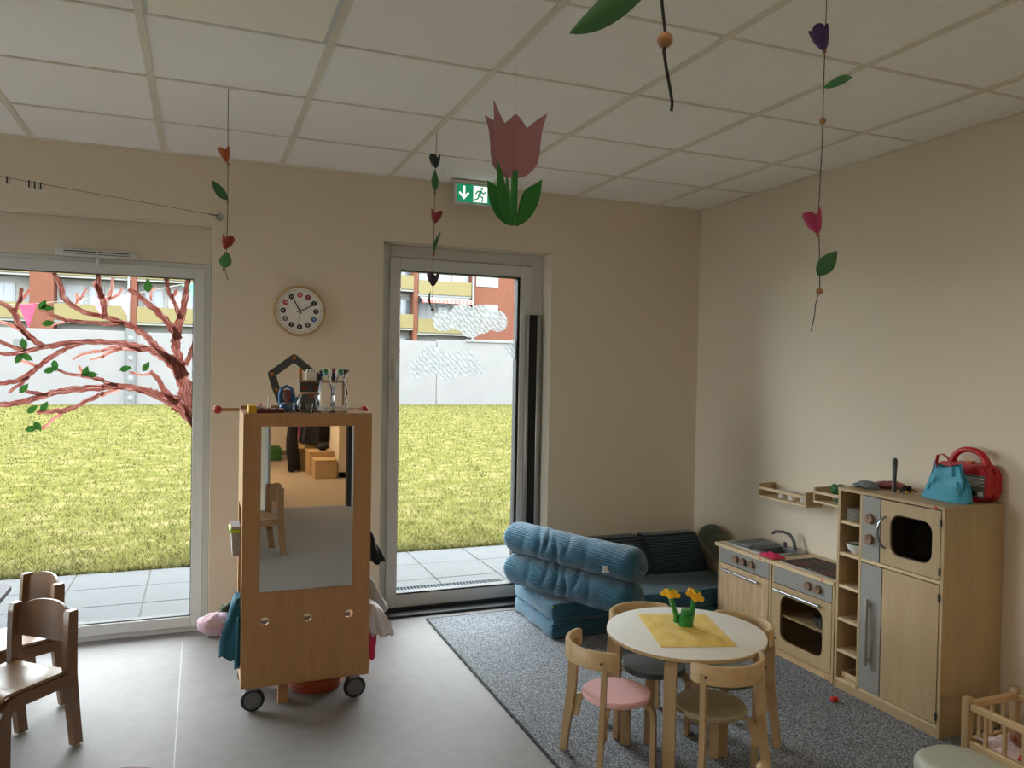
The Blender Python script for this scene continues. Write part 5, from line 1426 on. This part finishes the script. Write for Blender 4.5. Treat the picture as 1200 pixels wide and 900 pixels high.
RX = Matrix.Rotation(PI / 2, 3, 'X').to_4x4()
kx_, kz_ = -2.768, 1.869
ck_ = thing('wall_clock', 'round wooden rimmed wall clock with coloured number discs', 'clock', (kx_, 0, kz_ - .147))
ob('clock_case', B().lathe((kx_, -.0005, kz_), [(.001, 0), (.142, 0), (.147, .006), (.147, .026), (.143, .032), (.135, .032), (.133, .024), (.001, .024)], 64, RX), 'birch_x', ck_)
ob('clock_face', B().lathe((kx_, -.024, kz_), [(.001, 0), (.133, 0), (.133, .0008), (.001, .0008)], 64, RX), 'white', ck_)
tk = B()
for k in range(60):
    a = 2 * PI * k / 60; M_ = Matrix.Translation((kx_, -.025, kz_)) @ Matrix.Rotation(a, 4, 'Y')
    tk.box(-.0009, .0009, -.0006, 0, .118 if k % 5 else .114, .126, M=M_)
tk_o = ob('minute_ticks', tk, 'black', ck_); tk_o['kind'] = 'stuff'
cols = ['black', 'burgundy', 'black', 'black', 'blue', 'slate', 'dark_blue', 'dark_green', 'grey', 'black', 'red', 'black']
cols[0] = 'red'
for k in range(12):
    a = 2 * PI * k / 12; x, z = kx_ + .093 * math.sin(a), kz_ + .093 * math.cos(a)
    d_ = ob('number_disc', B().cyl((x, -.0245, z), (x, -.0258, z), .0155, n=24), cols[k], ck_)
    text('numeral', str(12 if k == 0 else k), .021, (x, -.0262, z), 'white', d_)
def hand(name, deg, ln, w, y, m_='black'):
    M_ = Matrix.Translation((kx_, y, kz_)) @ Matrix.Rotation(math.radians(deg), 4, 'Y')
    ob(name, B().box(-w, w, -.0006, .0006, -.018, ln, M=M_), m_, ck_)
hand('hour_hand', -28, .068, .0032, -.027); hand('minute_hand', 65, .112, .0025, -.0285); hand('second_hand', 186, .09, .0008, -.0298, 'grey')
ob('clock_hub', B().cyl((kx_, -.025, kz_), (kx_, -.031, kz_), .005, n=14), 'black', ck_)

es = thing('exit_sign', 'green emergency exit sign with arrow and running figure under the ceiling', 'exit sign', (-1.72, -.13, 2.555))
sx0, sx1, sz0, sz1, sy = -1.872, -1.585, 2.557, 2.692, -.13
ob('sign_housing', B().box(sx0, sx1, sy, sy + .03, sz0, sz1, .004, 2), 'white_frame', es)
ob('ceiling_mount', B().box(sx0 - .02, sx1 + .02, sy - .01, sy + .04, 2.692, H - .005, .003), 'white_box', es)
gf = ob('green_face', B().box(sx0 + .016, sx1 - .016, sy - .0015, sy, sz0 + .014, sz1 - .012), 'exit_green', es)
ax, az = -1.812, 2.625
ob('arrow', B().prism([(ax - .007, az + .045), (ax + .007, az + .045), (ax + .007, az - .012), (ax + .026, az + .01), (ax + .034, az + .001), (ax, az - .038), (ax - .034, az + .001), (ax - .026, az + .01), (ax - .007, az - .012)], 'y', sy - .0025, sy - .0015), 'exit_white', gf)
ob('doorway_symbol', B().box(-1.752, -1.662, sy - .0025, sy - .0015, 2.578, 2.675), 'exit_white', gf)
rx_ = -1.708
def limb(P, w): 
    b_ = B()
    for a, c in zip(P[:-1], P[1:]):
        b_.prism([(p[0], p[1]) for p in armseg(a, c, w, 0)], 'y', sy - .0034, sy - .0025)
    return b_
ob('running_figure', limb([(rx_ + .004, 2.645), (rx_ - .008, 2.617)], .008), 'exit_green', gf)
for P_ in (([(rx_ + .004, 2.643), (rx_ + .022, 2.632), (rx_ + .034, 2.642)]), ([(rx_ + .002, 2.645), (rx_ - .018, 2.643), (rx_ - .028, 2.628)]), ([(rx_ - .007, 2.617), (rx_ + .016, 2.608), (rx_ + .012, 2.584)]), ([(rx_ - .009, 2.616), (rx_ - .014, 2.6), (rx_ - .034, 2.592)])):
    ob('figure_limb', limb(P_, .0045), 'exit_green', gf)
ob('figure_head', B().cyl((rx_ + .011, sy - .0025, 2.662), (rx_ + .011, sy - .0036, 2.662), .0085, n=16), 'exit_green', gf)
ob('arrow', B().prism([(-1.628 - .005, 2.66), (-1.628 + .005, 2.66), (-1.628 + .005, 2.62), (-1.612, 2.63), (-1.628, 2.595), (-1.644, 2.63), (-1.628 - .005, 2.62)], 'y', sy - .0025, sy - .0015), 'exit_white', gf)
ob('status_light', B().ball((sx0 + .02, sy - .002, sz0 + .018), .004, 10), 'exit_green', es)

wr = thing('wire_line', 'taut steel display wire running from its wall anchor past the tree window', 'wire', (-3.212, 0, 2.36))
ob('wall_anchor', B().cyl((-3.212, -.0005, 2.38), (-3.212, -.022, 2.38), .02, .017, 20).cyl((-3.212, -.022, 2.38), (-3.212, -.032, 2.38), .008, n=12), 'aluminium', wr)
wdv = Vector((-.94, -.545, 0)).normalized(); A0 = Vector((-3.214, -.027, 2.38))
ob('wire_tensioner', B().cyl(A0, A0 + wdv * .06, .003, n=8), 'dark_metal', wr)
ob('wire', B().cyl(A0, A0 + wdv * 4.35, .0012, n=6), 'dark_metal', wr)
base = A0 + wdv * .93
for k, off in enumerate([0, .014, .024, .04, .052, .064, .145, .155]):
    p = A0 + wdv * (.90 + off)
    cp = thing('wire_clip', 'small metal display clip on the steel wire', 'clip', tuple(p - Vector((0, 0, .03))), 0, 'clips on the steel wire')
    ob('clip_body', B().box(p.x - .003, p.x + .003, p.y - .004, p.y + .004, p.z - .028, p.z + .006, .001), 'black' if k % 2 else 'aluminium', cp)
    ob('clip_jaw', B().box(p.x - .0025, p.x + .0025, p.y - .006, p.y + .006, p.z - .036, p.z - .028, .001), 'white', cp)


# ---- hanging garlands
def leaf_shape(base, tip, width, curl, side):
    """pointed leaf blade from base to tip"""
    base, tip, side = Vector(base), Vector(tip), Vector(side).normalized()
    d_ = tip - base; n_ = d_.normalized().cross(side); P = []
    for i in range(11):
        t = i / 10; w = width / 2 * max(.015, math.sin(PI * t ** .85)) ** .85
        c = base + d_ * t + n_ * curl * math.sin(PI * t)
        P.append([c + side * w * q + n_ * (abs(q) * .18 * w) for q in (-1, -.5, 0, .5, 1)])
    return B().sheet(P, .0014)


def tulip_shape(c, h, r, lean=(0, 0, 1), rz=0.):
    """small tulip cup with three rounded petals; c is its foot"""
    lean = Vector(lean).normalized(); q = Vector((0, 0, 1)).rotation_difference(lean).to_matrix().to_4x4(); b_ = B()
    rings = []; n = 36
    for i in range(9):
        t = i / 8
        ring = []
        for k in range(n):
            a = 2 * PI * k / n; pet = abs(math.cos(1.5 * (a + rz))) ** .7
            rr_ = r * (.18 + .82 * math.sin(min(1, t * 1.15) * PI / 2) ** .8) * (.86 + .14 * pet) + r * .12 * max(0, t - .7) * 3 * pet
            ring.append((rr_ * math.cos(a), rr_ * math.sin(a), h * t * (.62 + .38 * pet if t > .5 else 1 - (1 - (.62 + .38 * pet)) * (t / .5) ** 2 )))
        rings.append(ring)
    inner = [[(p[0] * .9, p[1] * .9, p[2] - .0003) for p in rg] for rg in rings[::-1]]
    b_.loft(rings + inner[:-1] + [[(p[0] * .3, p[1] * .3, h * .12) for p in rings[0]]])
    return b_.move(Matrix.Translation(c) @ q)


def garland(label, top, pts, flowers, leaves, beads, sr=.0014, end=None):
    t = thing('flower_garland', label, 'garland', tuple(top), 0, 'wooden flower garlands hanging from the ceiling')
    ob('hanging_string', B().tube([top] + pts, sr, 6), 'string', t)
    for (c, h, r, lean, rz, m_) in flowers: ob('tulip_flower', tulip_shape(c, h, r, lean, rz), m_, t)
    for (a, c, w, cu, side, m_) in leaves: ob('leaf', leaf_shape(a, c, w, cu, side), m_, t)
    for (c, r) in beads: ob('bead', B().ball(c, r, 14), 'bead', t)
    return t


RV = Vector((.93, -.368, 0))      # across the view, used only to fan the flat leaves out
g = Vector((-3.204, -1.206, 0))
def G1(dx, z, dy=0): return Vector((-3.204 + dx, -1.206 + dy, z))
garland('thin string garland with orange and rust tulips near the tree window', G1(0, H - .004), [G1(0, 2.55), G1(.002, 2.4), G1(.003, 2.2), G1(0, 2.0), G1(-.008, 1.96), G1(0, 1.93), G1(.008, 1.905)],
        [(G1(-.002, 2.40), .062, .022, (-.25, 0, 1), .4, 'rust'), (G1(-.008, 2.035), .06, .026, (.35, 0, 1), 1.2, 'brick_red')],
        [(G1(.002, 2.243), G1(-.062, 2.318), .042, .004, (.6, .2, .7), 'leaf'), (G1(-.012, 1.955), G1(.006, 2.022), .052, -.004, (1, -.3, -.3), 'leaf_light')],
        [(G1(.002, 2.393), .006), (G1(.002, 2.235), .006), (G1(-.008, 2.02), .005), (G1(-.01, 1.95), .006)])
def G2(dx, z, dy=0): return Vector((-2.234 + dx, -.982 + dy, z))
garland('thin string garland with dark green, crimson and violet tulips beside the exit sign', G2(0, H - .004), [G2(0, 2.6), G2(-.004, 2.4), G2(-.005, 2.2), G2(-.006, 2.0), G2(-.006, 1.85), G2(-.002, 1.80)],
        [(G2(0, 2.535), .065, .028, (-.15, 0, 1), .2, 'dark_green'), (G2(-.002, 2.265), .062, .028, (.2, 0, 1), 1., 'burgundy'), (G2(-.006, 1.955), .066, .03, (0, 0, 1), .5, 'violet')],
        [(G2(-.002, 2.42), G2(-.006, 2.525), .036, .006, (1, -.3, 0), 'leaf_light'), (G2(-.004, 2.12), G2(.03, 2.225), .024, .006, (.7, .5, -.2), 'leaf'), (G2(-.008, 1.845), G2(-.018, 1.93), .03, .008, (.5, .7, .0), 'leaf')],
        [(G2(-.004, 2.412), .008), (G2(-.004, 2.112), .008), (G2(-.006, 1.838), .009)])
def G4(dx, z, dy=0): return Vector((-1.655 + dx, -2.962 + dy, z))
garland('thin string garland with purple and magenta tulips in front of the kitchen wall', G4(.003, H - .004), [G4(.003, 2.6), G4(0, 2.4), G4(.0, 2.2), G4(-.008, 2.0), G4(.0, 1.9), G4(.004, 1.8), G4(-.01, 1.75), G4(-.012, 1.72), G4(-.024, 1.675)],
        [(G4(0, 2.475), .072, .026, (-.3, .1, 1), .3, 'purple'), (G4(-.008, 1.955), .068, .026, (-.35, .1, 1), .9, 'magenta')],
        [(G4(-.002, 2.37), G4(.075, 2.40, -.03), .03, .02, (.15, -.1, 1), 'leaf_light'), (G4(-.006, 1.835), G4(.045, 1.905, -.02), .048, -.004, (.7, -.3, -.6), 'leaf')],
        [(G4(0, 2.472), .006), (G4(0, 2.276), .0095), (G4(-.008, 1.95), .006), (G4(.003, 1.79), .0095)])
def G5(dx, z, dy=0): return Vector((-2.794 + dx, -3.93 + dy, z))
garland('dark cord garland with a wide green leaf and one bead above its end', G5(-.01, H - .004), [G5(-.006, 2.3), G5(-.004, 2.02), G5(-.002, 1.985), G5(.003, 1.955), G5(.002, 1.93), G5(.006, 1.91), G5(.011, 1.89), G5(.015, 1.872), G5(.014, 1.862)],
        [(G5(-.006, 2.12), .065, .026, (.2, 0, 1), .3, 'red')],
        [(G5(-.003, 2.022), G5(-.108, 1.945, .03), .055, -.006, (.2, -.1, .95), 'leaf')],
        [(G5(.003, 1.944), .0095)], .002)

# big paper tulip: half outlines of card fanned round a centre line
tl = thing('paper_tulip', 'large pink card tulip with green leaves hanging before the exit sign', 'paper flower', (-2.613, -3.0, 1.892))
fo = [(0, .111), (.026, .116), (.05, .138), (.058, .165), (.06, .19), (.064, .225), (.075, .262), (.05, .247), (.027, .228), (.018, .243), (.008, .256), (0, .262)]
fo2 = [(0, .111), (.03, .116), (.058, .138), (.066, .165), (.067, .2), (.07, .24), (.072, .278), (.052, .25), (.036, .232), (.02, .245), (0, .262)]
lo = [(0, 0), (.018, .002), (.042, .022), (.06, .06), (.066, .107), (.04, .09), (.022, .062), (.01, .02), (0, .015)]
lo2 = [(0, 0), (.018, .002), (.04, .02), (.056, .06), (.058, .142), (.036, .1), (.02, .06), (.01, .02), (0, .015)]
def soft_outline(P, corner):
    out = []
    n_ = len(P)
    for i in range(n_ - 1):
        p0, p1, p2, p3 = P[max(i - 1, 0)], P[i], P[i + 1], P[min(i + 2, n_ - 1)]
        if i in corner: p0 = p1
        if i + 1 in corner: p3 = p2
        for k in range(5):
            t = k / 5
            out.append(tuple(max(0, .5 * (2 * p1[q] + (p2[q] - p0[q]) * t + (2 * p0[q] - 5 * p1[q] + 4 * p2[q] - p3[q]) * t * t + (3 * p1[q] - p0[q] - 3 * p2[q] + p3[q]) * t ** 3)) if q == 0 else .5 * (2 * p1[q] + (p2[q] - p0[q]) * t + (2 * p0[q] - 5 * p1[q] + 4 * p2[q] - p3[q]) * t * t + (3 * p1[q] - p0[q] - 3 * p2[q] + p3[q]) * t ** 3) for q in (0, 1)))
    return out + [P[-1]]


fo = soft_outline(fo, (6, 8)); fo2 = soft_outline(fo2, (6, 8)); lo = soft_outline(lo, (4,)); lo2 = soft_outline(lo2, (4,))
for a, f_o in ((-27, fo), (203, fo2), (150, fo), (68, fo2)):
    M_ = Matrix.Translation((-2.613, -3.0, 1.892)) @ Matrix.Rotation(math.radians(a), 4, 'Z')
    ob('petal_card', B().prism(f_o, 'y', -.0008, .0008).move(M_), 'card_pink', tl)
for a, f_o in ((-30, lo), (28, lo), (205, lo2), (152, lo), (90, lo2)):
    M_ = Matrix.Translation((-2.613, -3.0, 1.892)) @ Matrix.Rotation(math.radians(a), 4, 'Z')
    ob('leaf_card', B().prism(f_o, 'y', -.0008, .0008).move(M_), 'card_green', tl)
ob('stem_card', B().prism([(-2.613 + .0085 * math.cos(k * PI / 3), -3.0 + .0085 * math.sin(k * PI / 3)) for k in range(6)], 'z', 1.893, 2.02), 'card_green', tl)
ob('hanging_thread', B().cyl((-2.613, -3.0, 2.14), (-2.613, -3.0, H - .004), .0003, n=5), 'label_white', tl)

# ================================================================== the hall seen in the mirror
tag(ob('green_pouf', B().box(-2.45, -2.06, -11.1, -10.72, .0005, .215, .02, 3), 'pouf_green'), 'green foam cube on the hall floor, reflected in the mirror', 'pouf')
for (x0, x1, y0, y1, h, lab) in ((-1.83, -1.535, -8.78, -8.42, .245, 'low wooden box in the hall, nearer the doorway, reflected in the mirror'), (-1.86, -1.515, -9.25, -8.8, .32, 'taller wooden box behind the low box in the hall, reflected in the mirror')):
    bx = thing('wooden_box', lab, 'box', ((x0 + x1) / 2, (y0 + y1) / 2, 0), 0, 'wooden boxes in the hall')
    for q in ((x0, x0 + .015, y0, y1), (x1 - .015, x1, y0, y1), (x0 + .015, x1 - .015, y0, y0 + .015), (x0 + .015, x1 - .015, y1 - .015, y1)): ob('side_board', B().box(*q, .001, h), 'birch_x', bx)
    ob('top_board', B().box(x0 - .005, x1 + .005, y0 - .005, y1 + .005, h, h + .015, .002), 'birch_x', bx)
bc = thing('cloakroom_bench', 'wooden cloakroom bench under the coats in the hall', 'bench', (-1.7, -10.2, 0))
ob('bench_seat', B().box(-1.95, -1.52, -11.3, -9.35, .3, .33, .003), 'birch_y', bc)
for y in (-11.25, -10.3, -9.4): ob('bench_leg', B().box(-1.92, -1.55, y - .015, y + .015, .001, .3), 'birch_z', bc)
rl = thing('coat_rail', 'wooden coat rail with hooks on the hall wall', 'coat rail', (-1.51, -10.2, 1.2))
ob('rail_board', B().box(-1.52, -1.501, -11.3, -9.0, 1.2, 1.3, .003), 'birch_y', rl)
for k in range(6): ob('hook', B().tube([(-1.52, -9.38 - k * .33, 1.24), (-1.57, -9.38 - k * .33, 1.23), (-1.575, -9.38 - k * .33, 1.26)], .006, 6), 'aluminium', rl)
cm = ['black_fabric', 'dark_blue', 'black_fabric', 'magenta', 'dark_blue', 'black_fabric']
ct_l = ['black childs coat nearest the boxes', 'navy childs coat second from the boxes', 'long black childs coat in the middle of the rail', 'dark pink childs coat on the coat rail', 'navy childs coat next to the dark pink coat', 'black childs coat at the far end of the rail']
for k in range(6):
    garment('child_coat', ct_l[k] + ', reflected in the mirror', 'coat', cm[k], (-1.62, -9.38 - k * .33, 1.25), (-1.70, -9.38 - k * .33, .42 if k != 2 else .36), .16, .3, .3, 4, 30 + k, group='coats on the hall rail')
garment('winter_trousers', 'black winter trousers hanging down to the hall floor, reflected in the mirror', 'trousers', 'black_fabric', (-2.03, -9.28, .95), (-2.06, -9.28, .02), .1, .17, .14, 3, 40, .03)
lump('knit_hat', 'black hat with a white stripe on the taller wooden box', 'hat', 'black_fabric', (-1.66, -8.91, .40), .08, (1, 1, .75), 41, .06)
hl = thing('hall_lamp', 'square white ceiling lamp lit in the hall', 'ceiling lamp', (-3, -8.6, H - .05))
ob('lamp_frame', B().box(-3.32, -2.68, -8.92, -8.28, H - .05, H, .004), 'white_frame', hl)
mat('lamp_glow', (255, 226, 190), .5, emit=10.)
ob('lamp_diffuser', B().box(-3.3, -2.7, -8.9, -8.3, H - .056, H - .05), 'lamp_glow', hl)
